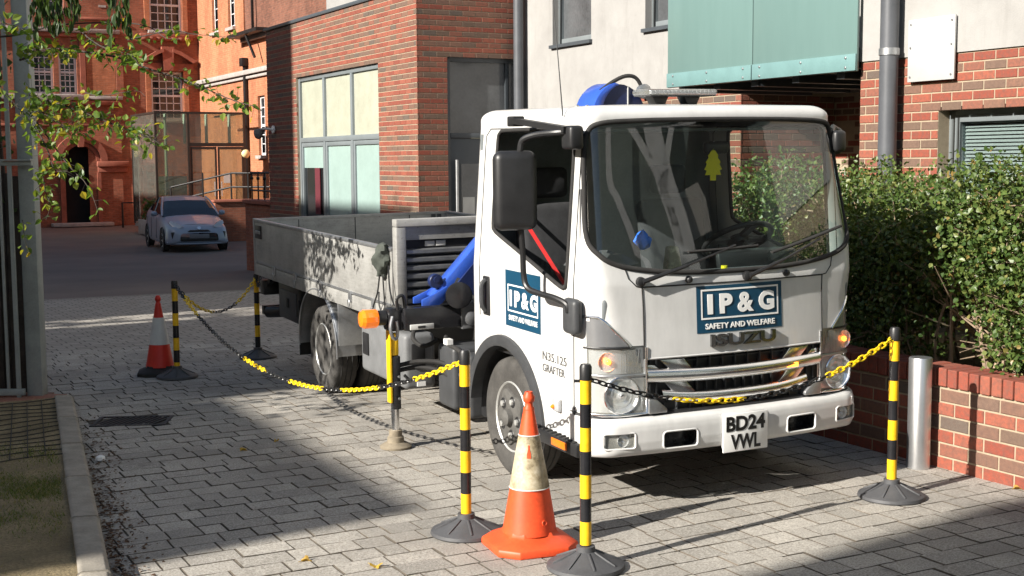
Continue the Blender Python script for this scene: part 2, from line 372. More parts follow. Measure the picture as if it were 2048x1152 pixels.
def _leaf(name, pal, trans=.45, rough=.42):
    n = N(name); r = n.island(); c = n.ramp(r, pal); n.set(col=c, rough=rough, spec=.4)
    tl = n.n('ShaderNodeBsdfTranslucent'); mx = n.n('ShaderNodeMixShader'); mx.inputs[0].default_value = trans
    bc = n.mix(1.0, c, (1.5, 1.35, .55), 'MULTIPLY'); n.l(bc, tl.inputs[0])
    n.l(n.b.outputs[0], mx.inputs[1]); n.l(tl.outputs[0], mx.inputs[2]); n.l(mx.outputs[0], n.out.inputs[0]); return n.m
M_HEDGE = _leaf('hedge_leaf', [(0, (.034, .068, .015)), (.35, (.058, .10, .021)), (.7, (.09, .135, .030)), (.96, (.15, .175, .05)), (1, (.22, .14, .04))], .2)
M_LEAF = _leaf('tree_leaf', [(0, (.07, .14, .025)), (.5, (.12, .20, .035)), (.85, (.21, .27, .05)), (.97, (.40, .32, .03))], .5)
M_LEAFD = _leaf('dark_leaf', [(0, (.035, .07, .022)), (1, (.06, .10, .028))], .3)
M_GRASS = _leaf('grass_blade', [(0, (.07, .12, .02)), (.6, (.11, .16, .03)), (.85, (.26, .23, .10))], .3, .7)
M_YLEAF = _leaf('fallen_yellow_leaf', [(0, (.55, .40, .06)), (.6, (.45, .30, .05)), (1, (.28, .14, .05))], .2, .7)
M_TWIG = mat('pale_twig', (.30, .22, .15), .85, 0, .3, 20)
M_BARK = mat('dark_bark', (.055, .043, .035), .95, 0, .4, 14, .012, 30)
M_TIMB = mat('dark_weathered_timber', (.045, .036, .03), .9, 0, .45, 10, .006, 40)
M_FENCE = mat('grey_green_steel', (.30, .325, .315), .5, .1, .18, 7)
M_CONE = mat('fluorescent_orange_cone', (.72, .078, .02), .5, 0, .25, 7)
M_CONER = mat('red_cone', (.62, .03, .018), .45, 0, .12, 9)
def _sleeve(n):
    p = n.pos(); a = n.noise(p, 9, 6, .7); b = n.noise(p, 30, 4, .7)
    c = n.ramp(a, [(.36, (.16, .125, .07)), (.47, (.38, .32, .21)), (.62, (.55, .49, .37))])
    n.set(col=n.mix(n.ramp(b, [(.55, (0, 0, 0)), (.75, (.5, .5, .5))]), c, (.20, .16, .10)), rough=.5)
M_SLEEVE = sub_mat('dirty_reflective_sleeve', _sleeve)
M_WSLEEVE = mat('white_reflective_sleeve', (.62, .62, .60), .45, 0, .1, 10)
M_PBASE = mat('grey_rubber_base', (.065, .066, .07), .6, 0, .25, 10, .001, 120)
M_GLOBE = mat('cream_lamp_globe', (.80, .68, .36), .25, 0, .05, 5)
M_HOUSE = mat('neighbour_brick', (.30, .17, .11), .9, 0, .25, 1.5)
M_HOUSEW = mat('pale_neighbour_wall', (.55, .52, .47), .9, 0, .15, 1)
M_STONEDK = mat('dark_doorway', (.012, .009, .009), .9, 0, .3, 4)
# ================================================================== ground
rnd = random.Random(7)
def ground_sheet():
    xs = [-60 + 120 * i / 60 for i in range(61)]; ys = [-30, -20, -10, -4, 0] + [2 + i for i in range(0, 46)] + [52, 60, 75, 90, 120]
    m = MB(); m.sheet([[(x, y, gz(x, y) - .0075) for x in xs] for y in ys])
    return tag(m.build('ground', M_GROUND), kind='structure')
ground = ground_sheet()
KA, KB = Vector((-3.33, 9.65, 0)), Vector((-1.30, 4.25, 0))       # road-side foot of the kerb
kd = (KB - KA).normalized(); kn = Vector((-kd.y, kd.x, 0)); kn = kn if kn.x < 0 else -kn
def left_of_kerb(x, y, m=0.02):
    return y < KA.y + .05 and (Vector((x, y, 0)) - KA).dot(kn) > -m
def in_drain(x, y): 
    return -2.95 < x < -2.45 and 8.88 < y < 9.20
# block paving: rows along the grid's u direction
def paver_mesh(l, w, seed):
    r = random.Random(seed); j = lambda a: r.uniform(-a, a)
    hl, hw, b = l / 2 - .0028, w / 2 - .0028, .0022
    top = []; mid = []; bot = []
    n1 = 3
    def ring(a, c, z, jz, jx):
        pts = []
        for i in range(n1): pts.append((-a + 2 * a * i / n1, -c))
        for i in range(1): pts.append((a, -c))
        pts.append((a, 0))
        for i in range(n1): pts.append((a - 2 * a * i / n1, c))
        pts.append((-a, c)); pts.append((-a, 0))
        return [(x + j(jx), y + j(jx), z + j(jz)) for x, y in pts]
    A = ring(hl - b, hw - b, 0, .0008, .0016); B = ring(hl, hw, -.0045, .001, .0022); Cc = [(x, y, -.03) for x, y, z in B]
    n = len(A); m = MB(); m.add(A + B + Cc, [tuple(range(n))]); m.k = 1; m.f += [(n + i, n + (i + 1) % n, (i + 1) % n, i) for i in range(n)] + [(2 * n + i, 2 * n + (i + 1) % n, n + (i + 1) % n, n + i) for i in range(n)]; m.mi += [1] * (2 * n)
    return m
ROW = .1555; LENS = (.121, .165, .247)
PM = {(l, k): paver_mesh(l, ROW, 11 * k + int(l * 1000)) for l in LENS for k in range(4)}
pavs = []
v = 1.5
while v < 13.2:
    u = -3.0 + rnd.uniform(0, .2); last = None
    while u < 5.80:
        l = rnd.choices(LENS, (.28, .36, .36))[0]
        if l == last == .121: l = .247
        last = l; c = grid(u + l / 2, v + ROW / 2)
        u += l
        if c.y < 3.9 or c.y > 17 : continue
        if abs(c.x) > .42 * c.y + 1.9 or left_of_kerb(c.x, c.y, -.07) or in_drain(c.x, c.y): continue
        pavs.append((c, l))
    v += ROW
inf = [q for q in pavs if infront((q[0].x, q[0].y, 0), 10)]
inf.sort(key=lambda q: (q[0].y)); near = inf[:300]; nearset = set(id(q) for q in near)
pmesh = {}
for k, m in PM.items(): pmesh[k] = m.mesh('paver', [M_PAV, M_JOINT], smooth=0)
rest = MB()
for q in pavs:
    c, l = q; k = rnd.randrange(4); z = gz(c.x, c.y) + rnd.uniform(-.0022, .0022)
    if id(q) in nearset:
        o = link('paver', pmesh[(l, k)], ground, (c.x, c.y, z)); o.rotation_euler = (rnd.uniform(-.006, .006), rnd.uniform(-.006, .006), YB + (math.pi if rnd.random() < .5 else 0))
    else:
        M = Matrix.Translation((c.x, c.y, z)) @ Matrix.Rotation(YB + (math.pi if rnd.random() < .5 else 0), 4, 'Z') @ Matrix.Rotation(rnd.uniform(-.008, .008), 4, 'X') @ Matrix.Rotation(rnd.uniform(-.006, .006), 4, 'Y')
        s0 = len(rest.v); pm = PM[(l, k)]; rest.add(pm.v, pm.f); rest.mi[-len(pm.f):] = pm.mi; rest.xf(M, s0)
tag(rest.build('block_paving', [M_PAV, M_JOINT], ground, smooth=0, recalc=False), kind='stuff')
# kerb stones
kerb = empty('kerb', (0, 0, 0)); tag(kerb, kind='structure')
L = (KB - KA).length; t = 0; i = 0
while t < L - .01:
    t1 = min(t + .915, L); a = KA + kd * (t + .004); b = KA + kd * (t1 - .004)
    m = MB(); poly = [(-.002, -.05), (0, .068), (.018, .086), (.118, .09), (.132, .082), (.132, -.05)]
    vs = []
    for p in (a, b):
        z = gz(p.x, p.y) + rnd.uniform(-.003, .003)
        for d, h in poly: q = p + kn * d; vs.append((q.x, q.y, z + h))
    n = len(poly); m.add(vs, [tuple(range(n)), tuple(range(2 * n - 1, n - 1, -1))] + [(k, (k + 1) % n, n + (k + 1) % n, n + k) for k in range(n)])
    m.build('kerb_stone', M_CONC, kerb, 35, .006); t = t1
# planting bed behind the kerb
bed = MB(); rows = []
for i in range(40):
    p = KA + kd * (L * i / 39) + kn * .128; row = []
    for j in range(30):
        q = p + kn * (j * .13); row.append((q.x, q.y, gz(q.x, q.y) + .066 + .014 * math.sin(q.x * 5.1 + q.y * 3) * math.sin(q.y * 4.3) + rnd.uniform(-.006, .006)))
    rows.append(row)
bed.sheet(rows); tag(bed.build('planting_bed', M_SOIL), kind='structure')
# brick edging strip at the end of the bed
ed = empty('brick_edging', (0, 0, 0)); tag(ed, kind='structure')
eb = MB().box(-.098, .098, -.046, .046, -.03, 0).mesh('brick', M_EDGE, 0, .004, 1)
for r_ in range(6):
    for c_ in range(8):
        p = KA + Vector((-.16, .06, 0)) + Vector((-1, .06, 0)) * (c_ * .205 + (.1 if r_ % 2 else 0)) + Vector((-.04, .1, 0)).normalized() * (r_ * .1)
        o = link('brick', eb, ed, (p.x, p.y, gz(p.x, p.y) + .012 + rnd.uniform(-.003, .003))); o.rotation_euler = (0, 0, -.06)
# drain grate
dr = empty('drain_grate', (-2.705, 9.04, gz(-2.7, 9.04)), R(4), 'black cast iron drain grate set in the paving by the kerb', 'drain')
m = MB(); m.box(-.26, .26, -.17, -.145, -.02, .006); m.box(-.26, .26, .145, .17, -.02, .006); m.box(-.26, -.235, -.145, .145, -.02, .006); m.box(.235, .26, -.145, .145, -.02, .006)
m.build('frame', M_GRATE, dr)
for i in range(11):
    x = -.20 + i * .04; MB().beam((x - .05, -.143, -.004), (x + .05, .143, -.004), .016, .016).build('bar', M_GRATE, dr)
MB().box(-.255, .255, -.165, .165, -.03, -.024).build('sump', M_STONEDK, dr)
# ================================================================== brick walls
NB = {}
def brick_mesh(l, h, axis, mt):
    k = (round(l, 3), round(h, 3), axis, mt.name)
    if k not in NB:
        m = MB(); b = .004; d = .022; a, c = l / 2, h / 2
        P = [(-a + b, -c + b, 0), (a - b, -c + b, 0), (a - b, c - b, 0), (-a + b, c - b, 0), (-a, -c, -b), (a, -c, -b), (a, c, -b), (-a, c, -b), (-a, -c, -d), (a, -c, -d), (a, c, -d), (-a, c, -d)]
        Q = [((-dd, s, z) if axis == 'u' else (s, -dd, z)) for s, z, dd in P]
        m.add(Q, [(0, 1, 2, 3)] + [(4 + i, 4 + (i + 1) % 4, (i + 1) % 4, i) for i in range(4)] + [(8 + i, 8 + (i + 1) % 4, 4 + (i + 1) % 4, 4 + i) for i in range(4)])
        NB[k] = (m.mesh('brick', mt, 0), m)
    return NB[k]
def wall_body(m, axis, c, depth, s0, s1, z0, z1, ops, back=.006):
    ss = sorted({s0, s1} | {min(max(x, s0), s1) for o in ops for x in o[:2]}); zs = sorted({z0, z1} | {min(max(x, z0), z1) for o in ops for x in o[2:]})
    for i in range(len(ss) - 1):
        run = None
        for j in range(len(zs) - 1):
            a, b = (ss[i] + ss[i + 1]) / 2, (zs[j] + zs[j + 1]) / 2
            hole = any(o[0] < a < o[1] and o[2] < b < o[3] for o in ops)
            if not hole and run is None: run = zs[j]
            if (hole or j == len(zs) - 2) and run is not None:
                top = zs[j] if hole else zs[j + 1]
                if axis == 'u': m.box(c + back, c + depth, ss[i], ss[i + 1], run, top)
                else: m.box(ss[i], ss[i + 1], c + back, c + depth, run, top)
                run = None
    return m
def bricks(root, walls, limit=300, course=.0757, seed=1, blen=.2155, alt=True):
    """walls: (axis, coordinate, s0, s1, z0, z1, openings) in the root's own frame; bricks stand 6 mm proud of the mortar."""
    r = random.Random(seed); lst = []
    for (axis, c, s0, s1, z0, z1, ops) in walls:
        n = int(round((z1 - z0) / course))
        for k in range(n):
            za, zb = z0 + k * course, z0 + k * course + course - .0105
            s = s0 - (blen * .5 if k % 2 else 0) - r.uniform(0, .004)
            while s < s1 - .01:
                a, b = max(s, s0), min(s + blen - .0105, s1); s += blen
                parts = [(a, b)]
                for o in ops:
                    if o[2] < (za + zb) / 2 < o[3]:
                        parts = [q for x, y in parts for q in ((x, min(y, o[0] - .001)), (max(x, o[1] + .001), y)) if q[1] - q[0] > .012 and (q[1] <= o[0] or q[0] >= o[1])]
                for a2, b2 in parts:
                    if b2 - a2 < .012: continue
                    mt = (M_BB if k % 2 else M_BR) if alt else M_BR
                    lst.append((axis, c, (a2 + b2) / 2, (za + zb) / 2, round(b2 - a2, 2) if b2 - a2 < .19 else blen - .0105, zb - za, mt))
    Mw = Matrix.Translation(root.location) @ Matrix.Rotation(root.rotation_euler.z, 4, 'Z')
    def key(q):
        p = Vector((q[1], q[2], q[3])) if q[0] == 'u' else Vector((q[2], q[1], q[3])); p = Mw @ p
        x, y, d = project(p); vis = -5 < x < 2053 and -5 < y < 1157
        return (0 if vis else 1, d)
    lst.sort(key=key); sm = {M_BR.name: MB(), M_BB.name: MB()}
    for i, (axis, c, s, z, l, h, mt) in enumerate(lst):
        me, mb = brick_mesh(l, h, axis, mt); dj = r.uniform(-.0012, .0012)
        loc = (c + dj, s, z) if axis == 'u' else (s, c + dj, z)
        if i < limit: link('brick', me, root, loc)
        else:
            q = sm[mt.name]; s0 = len(q.v); q.add(mb.v, mb.f); q.xf(Matrix.Translation(loc), s0)
    for nme, q in sm.items():
        if q.f: tag(q.build('brickwork', MATS[nme], root, 0, recalc=False), kind='stuff')
def broot(name, u, v, z, label, cat, group=None):
    return empty(name, grid(u, v, z), YB, label, cat, group)
# ------------------------------------------------------------------ low brick planter wall by the hedge
lw = broot('low_brick_wall', 0, 0, 0, 'low red brick wall with brick-on-edge coping in front of the hedge', 'wall')
zb = .008
LV0, LV1 = 2.2, 8.3
MB().box(5.686, 5.90, LV0, LV1, -.1, zb + .48).build('wall', M_MORT, lw)
bricks(lw, [('u', 5.68, LV0, LV1, zb, zb + .4801, [])], 300, .080, 3)
cb = MB().box(-.006, .216, -.034, .034, 0, .106).mesh('coping_brick', M_BR, 0, .006, 2)
vv = LV0
while vv < LV1 - .04:
    o = link('coping_brick', cb, lw, (5.676 + rnd.uniform(-.002, .002), vv + .039, zb + .486 + rnd.uniform(-.001, .002))); o.rotation_euler = (0, 0, rnd.uniform(-.01, .01)); vv += .0785
MB().box(5.69, 5.90, LV0, LV1, zb + .48, zb + .585).build('coping_mortar', M_MORT, lw)
# soil behind it
sb = MB(); sb.sheet([[tuple(grid(5.9 + 2.3 * i / 10, 2 + 6.6 * j / 20, .38 + rnd.uniform(-.03, .05))) for i in range(11)] for j in range(21)])
tag(sb.build('hedge_bed_soil', M_SOIL), kind='structure')
# ------------------------------------------------------------------ middle brick block with tall windows
kb = broot('brick_block', 0, 0, 0, 'modern flat-roofed red brick block with tall grey-framed windows behind the truck', 'building')
KU, KV, KZ = 7.82, 17.37, 4.33
opL = (18.85, 22.73, -.6, 3.36); opR = (8.31, 9.66, -.6, 3.36)
m = MB(); wall_body(m, 'u', KU, .32, KV + .02, 24.43, -.8, KZ, [opL]); m.build('wall', M_MORT, kb)
m = MB(); wall_body(m, 'v', KV, .3, KU + .02, 9.85, -.8, KZ + 3.2, [opR]); m.build('wall', M_MORT, kb)
bricks(kb, [('u', KU, KV, 24.43, .70, KZ, [opL]), ('v', KV, KU, 9.62, .70, KZ + .5, [opR])], 300, .0757, 5)
MB().box(KU + .3, 12, 24.0, 24.40, -.8, KZ - .05).build('end_wall', M_VICD, kb)
MB().box(KU - .03, KU + .36, KV + .3, 24.5, KZ + .003, KZ + .06).build('parapet_coping', M_FRAMED, kb, 35, .005)
MB().box(KU + .32, 12.4, KV + .32, 24.0, KZ - .3, KZ - .2).build('roof', M_PIPE, kb)
MB().box(8.5, 12.4, KV + .35, 22.9, KZ - .2, 9.5).build('rendered_upper_storey', M_RENDER, kb)
def framed(parent, axis, c, s0, s1, z0, z1, mull, trans, mf, fw=.06, dep=.08, name='window_frame', ov=lambda: None):
    m = MB()
    def bx(a, b, e, f, d0=0, d1=dep):
        if axis == 'u': m.box(c + d0, c + d1, a, b, e, f)
        else: m.box(a, b, c + d0, c + d1, e, f)
    bx(s0, s0 + fw, z0, z1); bx(s1 - fw, s1, z0, z1); bx(s0 + fw, s1 - fw, z1 - fw, z1); bx(s0 + fw, s1 - fw, z0, z0 + fw)
    for x in mull: bx(x - fw / 2, x + fw / 2, z0 + fw, z1 - fw, -.003, dep - .003)
    for z in trans: bx(s0 + fw, s1 - fw, z - fw / 2, z + fw / 2, -.006, dep - .006)
    return m.build(name, mf, parent, 35, .004)
def pane(parent, axis, c, s0, s1, z0, z1, mt, name='pane', th=.012):
    m = MB()
    if axis == 'u': m.box(c, c + th, s0, s1, z0, z1)
    else: m.box(s0, s1, c, c + th, z0, z1)
    return m.build(name, mt, parent)
wc = KU + .045
wl = framed(kb, 'u', wc, opL[0], opL[1], -.55, 3.36, [20.12, 21.43], [2.22], M_FRAME, .085, .09)
m = MB()
for a, b in ((18.935, 20.077), (20.163, 21.387), (21.473, 22.645)):
    pane(wl, 'u', wc + .04, a, b, 2.265, 3.275, M_PANC)
    m.box(wc + .01, wc + .07, a, a + .06, -.4, 2.17); m.box(wc + .01, wc + .07, b - .06, b, -.4, 2.17); m.box(wc + .012, wc + .068, a + .06, b - .06, 2.10, 2.17)
m.build('sash', M_FRAME, wl, 35, .003)
pane(wl, 'u', wc + .04, 18.995, 20.017, -.4, 2.10, M_PANM); pane(wl, 'u', wc + .04, 20.223, 21.327, -.4, 2.10, M_PANM)
pane(wl, 'u', wc + .04, 21.533, 22.585, 1.72, 2.10, M_PANM); pane(wl, 'u', wc + .05, 21.533, 22.585, -.4, 1.72, M_DARKGL)
MB().box(wc + .02, wc + .035, 21.75, 22.0, .9, 1.72).build('curtain', mat('maroon_curtain', (.10, .012, .02), .9), wl)
rc = KV + .07
wr = framed(kb, 'v', rc, opR[0], opR[1], -.55, 3.36, [], [2.20], M_FRAMED, .07, .08)
pane(wr, 'v', rc + .04, 8.38, 9.32, 2.235, 3.29, M_GREYGL); pane(wr, 'v', rc + .035, 9.36, 9.59, 2.235, 3.29, M_GREYGL)
MB().box(9.32, 9.36, rc + .01, rc + .07, 2.235, 3.29).build('mullion', M_FRAMED, wr)
dd = MB().box(8.385, 9.585, rc + .02, rc + .06, -.5, 2.16).build('door', M_FRAMED, kb, 35, .004)
MB().tube([(8.46, rc - .05, .5), (8.46, rc - .05, 1.84)], .022, 10).build('handle', M_STEEL, dd)
pane(dd, 'v', rc + .012, 8.56, 9.3, .95, 1.78, M_GREYGL, 'vision_panel'); pane(dd, 'v', rc + .006, 8.58, 8.78, .93, 1.28, M_PALE, 'notice', .004)
# security lamp on the block
cc = broot('security_camera', 7.80, 24.0, 2.45, 'small white dome camera on a wall bracket at the dark end of the brick block', 'camera')
MB().cyl((0, 0, 0), (-.03, 0, 0), .075, 16).build('wall_plate', M_LETW, cc, 40); MB().tube(smooth_path([(0, 0, 0), (-.15, 0, .01), (-.26, 0, .0), (-.30, 0, -.03)]), .022, 8).build('arm', M_LETW, cc)
MB().lathe([(.02, .06), (.075, .05), (.085, .0), (.085, -.05), (.06, -.11), (.02, -.135)], 16, (-.31, 0, -.05)).build('dome', M_GREYPL, cc, 50)
def downpipe(name, u, v, z0, z1, r, mt, label, clips=()):
    o = broot(name, u, v, 0, label, 'drainpipe'); MB().cyl((0, 0, z0), (0, 0, z1), r, 20).build('pipe', mt, o, 50)
    for z in clips: MB().lathe([(r + .003, -.03), (r + .008, -.028), (r + .008, .028), (r + .003, .03)], 20, (0, 0, z)).build('clip', M_STEEL, o, 40)
    return o
downpipe('drainpipe', 9.44, 17.25, -.5, 8, .075, M_PIPE, 'dark grey drainpipe in the corner between brick block and white wall', (2.0,))
# ------------------------------------------------------------------ white rendered building on the right
rb = broot('rendered_building', 0, 0, 0, 'white rendered building with brick ground floor, teal balcony and blinds window at right', 'building')
AU, BU = 9.57, 8.12
w1 = (15.39, 16.45, 3.48, 5.2); w2 = (12.9, 14.07, 3.50, 5.2)
m = MB(); wall_body(m, 'u', AU, .35, 12.09, 17.70, 2.66, 9.5, [w1, w2], 0); m.box(AU, AU + .35, 14.2, 17.66, -.5, 2.66); m.build('rendered_wall', M_RENDER, rb); MB().box(BU - .012, BU + .3, 1.5, 8.60, 2.652, 9.5).build('rendered_wall', M_RENDER, rb)
wb = (5.6, 7.70, .8, 2.225)
m = MB(); wall_body(m, 'u', BU, .34, 1.5, 8.60, -.3, 2.65, [wb]); m.box(AU + .006, AU + .3, 12.10, 14.2, -.5, 2.655); m.box(BU + .34, 11.4, 8.30, 8.585, -.3, 2.65); m.box(11.0, 11.3, 8.6, 13.5, -.5, 2.6); m.box(AU + .3, 11.0, 12.096, 12.4, -.5, 2.6)
m.build('wall', M_MORT, rb)
bricks(rb, [('u', BU, 5.2, 8.60, 1.06, 2.651, [wb]), ('u', AU, 12.09, 14.2, 1.06, 2.651, []), ('u', 11.0, 8.62, 12.2, .30, 2.58, []), ('v', 12.09, 9.6, 11.0, 1.06, 2.58, [])], 300, .0757, 9)
for (a, b, c_, d) in (w1, w2):
    fr = framed(rb, 'u', AU + .10, a, b, c_, d, [], [], M_FRAME, .09, .08); MB().box(AU - .05, AU + .12, a - .03, b + .03, c_ - .045, c_ + .002).build('sill', M_FRAMED, fr)
    pane(fr, 'u', AU + .14, a + .09, b - .09, c_ + .09, d - .09, M_GREYGL); MB().box(AU + .2, AU + .22, a + .1, (a + b) / 2, c_ + .1, d - .1).build('curtain', M_PALE, fr)
fr = framed(rb, 'u', BU + .13, wb[0], wb[1], wb[2], wb[3], [], [], M_FRAME, .07, .1)
m = MB(); 
framed(fr, 'u', BU + .115, wb[0] + .075, wb[1] - .075, wb[2] + .075, wb[3] - .075, [], [], M_FRAME, .05, .09, 'sash')
pane(fr, 'u', BU + .15, wb[0] + .125, wb[1] - .125, wb[2] + .125, wb[3] - .125, glass('window_glass', (.75, .8, .8), 1.0), 'pane')
for i in range(44):
    z = 2.085 - i * .03; MB().add([(BU + .175, wb[0] + .13, z), (BU + .187, wb[0] + .13, z + .020), (BU + .187, wb[1] - .13, z + .020), (BU + .175, wb[1] - .13, z)], [(0, 1, 2, 3)]).build('blind_slat', M_PALE, fr, 0)
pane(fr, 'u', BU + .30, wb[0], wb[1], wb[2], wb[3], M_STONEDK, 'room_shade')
downpipe('drainpipe', 8.00, 8.14, -.1, 8, .078, M_PIPE, 'dark grey drainpipe with a steel clip beside the white board', (2.70,))
bd = broot('notice_board', BU - .04, 7.75, 2.44, 'blank white board fixed to the wall beside the drainpipe', 'board')
MB().box(-.008, .012, -.25, .25, 0, .51).build('panel', M_BOARD, bd, 35, .003)
for y in (-.22, .22):
    for z in (.04, .28, .47): MB().cyl((-.008, y, z), (-.014, y, z), .009, 8).build('screw', M_STEEL, bd)
# balcony with teal glass
bl = broot('glass_balcony', 0, 0, 0, 'projecting balcony clad in two teal glass panels above the dark entrance recess', 'balcony')
for a, b in ((8.56, 9.975), (9.985, 11.39)):
    p = MB().box(BU - .085, BU - .06, a, b, 2.57, 4.3).build('glass_panel', M_TEAL, bl, 35, .004)
    MB().box(BU - .10, BU - .087, a + .002, b - .002, 2.575, 2.72).build('clamp_strip', M_TEAL2, p, 35, .002)
    for k in range(3):
        for z in (2.605, 2.69): MB().lathe([(.012, 0), (.012, .008), (.005, .011)], 8, (BU - .099, a + .12 + k * (b - a - .24) / 2, z), (-1, 0, 0)).build('bolt', M_STEEL, p)
MB().box(BU - .06, 11.3, 8.62, 11.36, 2.60, 2.78).build('floor_slab', M_FRAMED, bl); MB().box(AU + .02, 11.3, 11.37, 12.4, 2.60, 2.78).build('ceiling', M_FRAMED, rb); MB().box(AU + .3, AU + .5, 8.65, 12.08, 2.785, 9.5).build('rendered_wall', M_RENDER, rb)
for k in range(5): MB().box(BU + .0, AU + .3, 8.8 + k * .6, 8.9 + k * .6, 2.52, 2.597).build('joist', M_FRAMED, bl)
MB().box(9.6, 10.2, 8.64, 8.67, .2, 2.2).build('entrance_door', M_PALE, rb)
# ================================================================== Victorian building at the end of the yard
vb = broot('victorian_building', 0, 0, 0, 'old red brick building with arched doorway and white sash windows across the yard', 'building')
FV = 52.95; G0 = -.6
wA = (7.62, 8.42, 4.55, 6.25); wA2 = (8.62, 9.30, 4.55, 6.25); wB = (12.15, 13.42, 3.6, 5.52); wC = (12.18, 13.46, 7.15, 9.2); wD = (7.9, 8.9, 7.75, 9.6)
arch = (8.70, 9.90, G0 - .3, 2.55)
m = MB(); wall_body(m, 'v', FV, .4, 3.0, 14.5, G0 - .3, 12, [wA, wA2, wB, wC, wD, arch], 0)
m.build('wall', M_VIC, vb)
def arch_ring(ri, ro, d0, d1, c, zs, n=16, name='arch_moulding', mt=None, parent=None, split=True):
    out = []
    for i in range(n):
        a0, a1 = math.pi * i / n, math.pi * (i + 1) / n
        P = [(c + ri * math.cos(a0), zs + ri * math.sin(a0)), (c + ro * math.cos(a0), zs + ro * math.sin(a0)), (c + ro * math.cos(a1), zs + ro * math.sin(a1)), (c + ri * math.cos(a1), zs + ri * math.sin(a1))]
        MB().prism(P, d0, d1).build(name, mt, parent)
MB().box(8.70, 9.90, FV + .5, FV + .55, G0, 2.6).build('doorway', M_STONEDK, vb)
for sg in (-1, 1):
    poly = [(9.30 + sg * .60, 2.55), (9.30 + sg * .60, 1.95)] + [(9.30 + sg * .6 * math.cos(math.pi / 2 * i / 10), 1.95 + .6 * math.sin(math.pi / 2 * i / 10)) for i in range(1, 11)]
    MB().prism(poly, FV + .002, FV + .4).build('arch_spandrel', M_VIC, vb)
arch_ring(.60, .76, FV - .10, FV - .004, 9.30, 1.95, 14, 'voussoir', M_TERRA, vb)
arch_ring(.76, 1.02, FV - .20, FV - .004, 9.30, 1.95, 14, 'hood_moulding', M_TERRA, vb)
MB().prism([(9.20, 2.5), (9.40, 2.5), (9.47, 3.02), (9.13, 3.02)], FV - .28, FV - .002).build('keystone', M_TERRA, vb)
for a, b in ((7.6, 8.69), (9.91, 11.15)):
    MB().box(a, b, FV - .22, FV - .002, 1.72, 1.94).build('impost_moulding', M_TERRA, vb, 35, .03); MB().box(a + .03, b - .06, FV - .13, FV - .003, 1.50, 1.718).build('impost_moulding', M_TERRA, vb, 35, .02)
MB().box(8.50, 8.69, FV - .12, FV - .004, G0, 1.498).build('door_jamb', M_TERRA, vb); MB().box(9.91, 10.05, FV - .12, FV - .004, G0, 1.498).build('door_jamb', M_TERRA, vb)
MB().box(8.1, 10.4, FV - .6, FV - .01, G0, G0 + .14).build('doorstep', M_STONE, vb, 35, .02)
MB().lathe([(.02, .12), (.08, .08), (.10, 0), (.07, -.1), (.02, -.14)], 10, (9.36, FV + .2, 1.62)).build('hall_lamp', M_GLOBE, vb, 60)
for z, h, d, a, b, mt in ((6.92, .16, .22, 5, 10.95, M_STONE), (6.76, .15, .12, 5, 10.9, M_TERRA), (7.45, .09, .10, 9.5, 11.0, M_TERRA), (4.32, .2, .26, 5, 9.55, M_STONE), (4.14, .17, .16, 5, 10.85, M_TERRA), (4.36, .13, .15, 9.6, 11.0, M_STONE), (3.3, .10, .06, 5, 10.9, M_TERRA)):
    MB().box(a, b, FV - d, FV - .003, z, z + h).build('cornice', mt, vb, 35, .02)
MB().box(9.42, 9.62, FV - .08, FV - .003, 4.5, 6.75).build('pilaster', M_TERRA, vb); MB().box(10.78, 11.05, FV - .10, FV - .002, 4.5, 6.75).build('pilaster', M_VIC, vb); MB().box(9.65, 10.76, FV - .04, FV - .004, 4.5, 6.3).build('brick_panel', M_VICO, vb)
MB().box(9.6, 10.9, FV - .05, FV - .004, G0, 3.3).build('brick_panel', M_VIC, vb)
def sash(parent, axis, c, s0, s1, z0, z1, nx, nz, dep=.14):
    fr = framed(parent, axis, c + dep, s0, s1, z0, z1, [], [(z0 + z1) / 2], M_WFR, .085, .07, 'window')
    m = MB()
    def bx(a, b, e, f):
        if axis == 'u': m.box(c + dep + .02, c + dep + .045, a, b, e, f)
        else: m.box(a, b, c + dep + .02, c + dep + .045, e, f)
    for i in range(1, nx): x = s0 + .085 + (s1 - s0 - .17) * i / nx; bx(x - .017, x + .017, z0 + .085, z1 - .085)
    for j in range(1, nz): z = z0 + .085 + (z1 - z0 - .17) * j / nz; bx(s0 + .085, s1 - .085, z - .0165, z + .0165)
    m.build('glazing_bars', M_WFR, fr)
    pane(fr, axis, c + dep + .05, s0 + .08, s1 - .08, z0 + .08, z1 - .08, M_DARKGL)
    return fr
for q, nx, nz in ((wA, 3, 7), (wA2, 3, 7), (wB, 4, 6), (wC, 4, 6), (wD, 3, 6)):
    f_ = sash(vb, 'v', FV, *q, nx, nz); MB().box(q[0] - .1, q[1] + .1, FV - .16, FV + .1, q[2] - .12, q[2] - .004).build('sill', M_STONE, f_, 35, .015)
for q in (wB, wC):
    for a, b in ((q[0] - .22, q[0] - .02), (q[1] + .02, q[1] + .22)): MB().box(a, b, FV - .07, FV - .004, q[2], q[3] + .1).build('window_surround', M_VICO, vb)
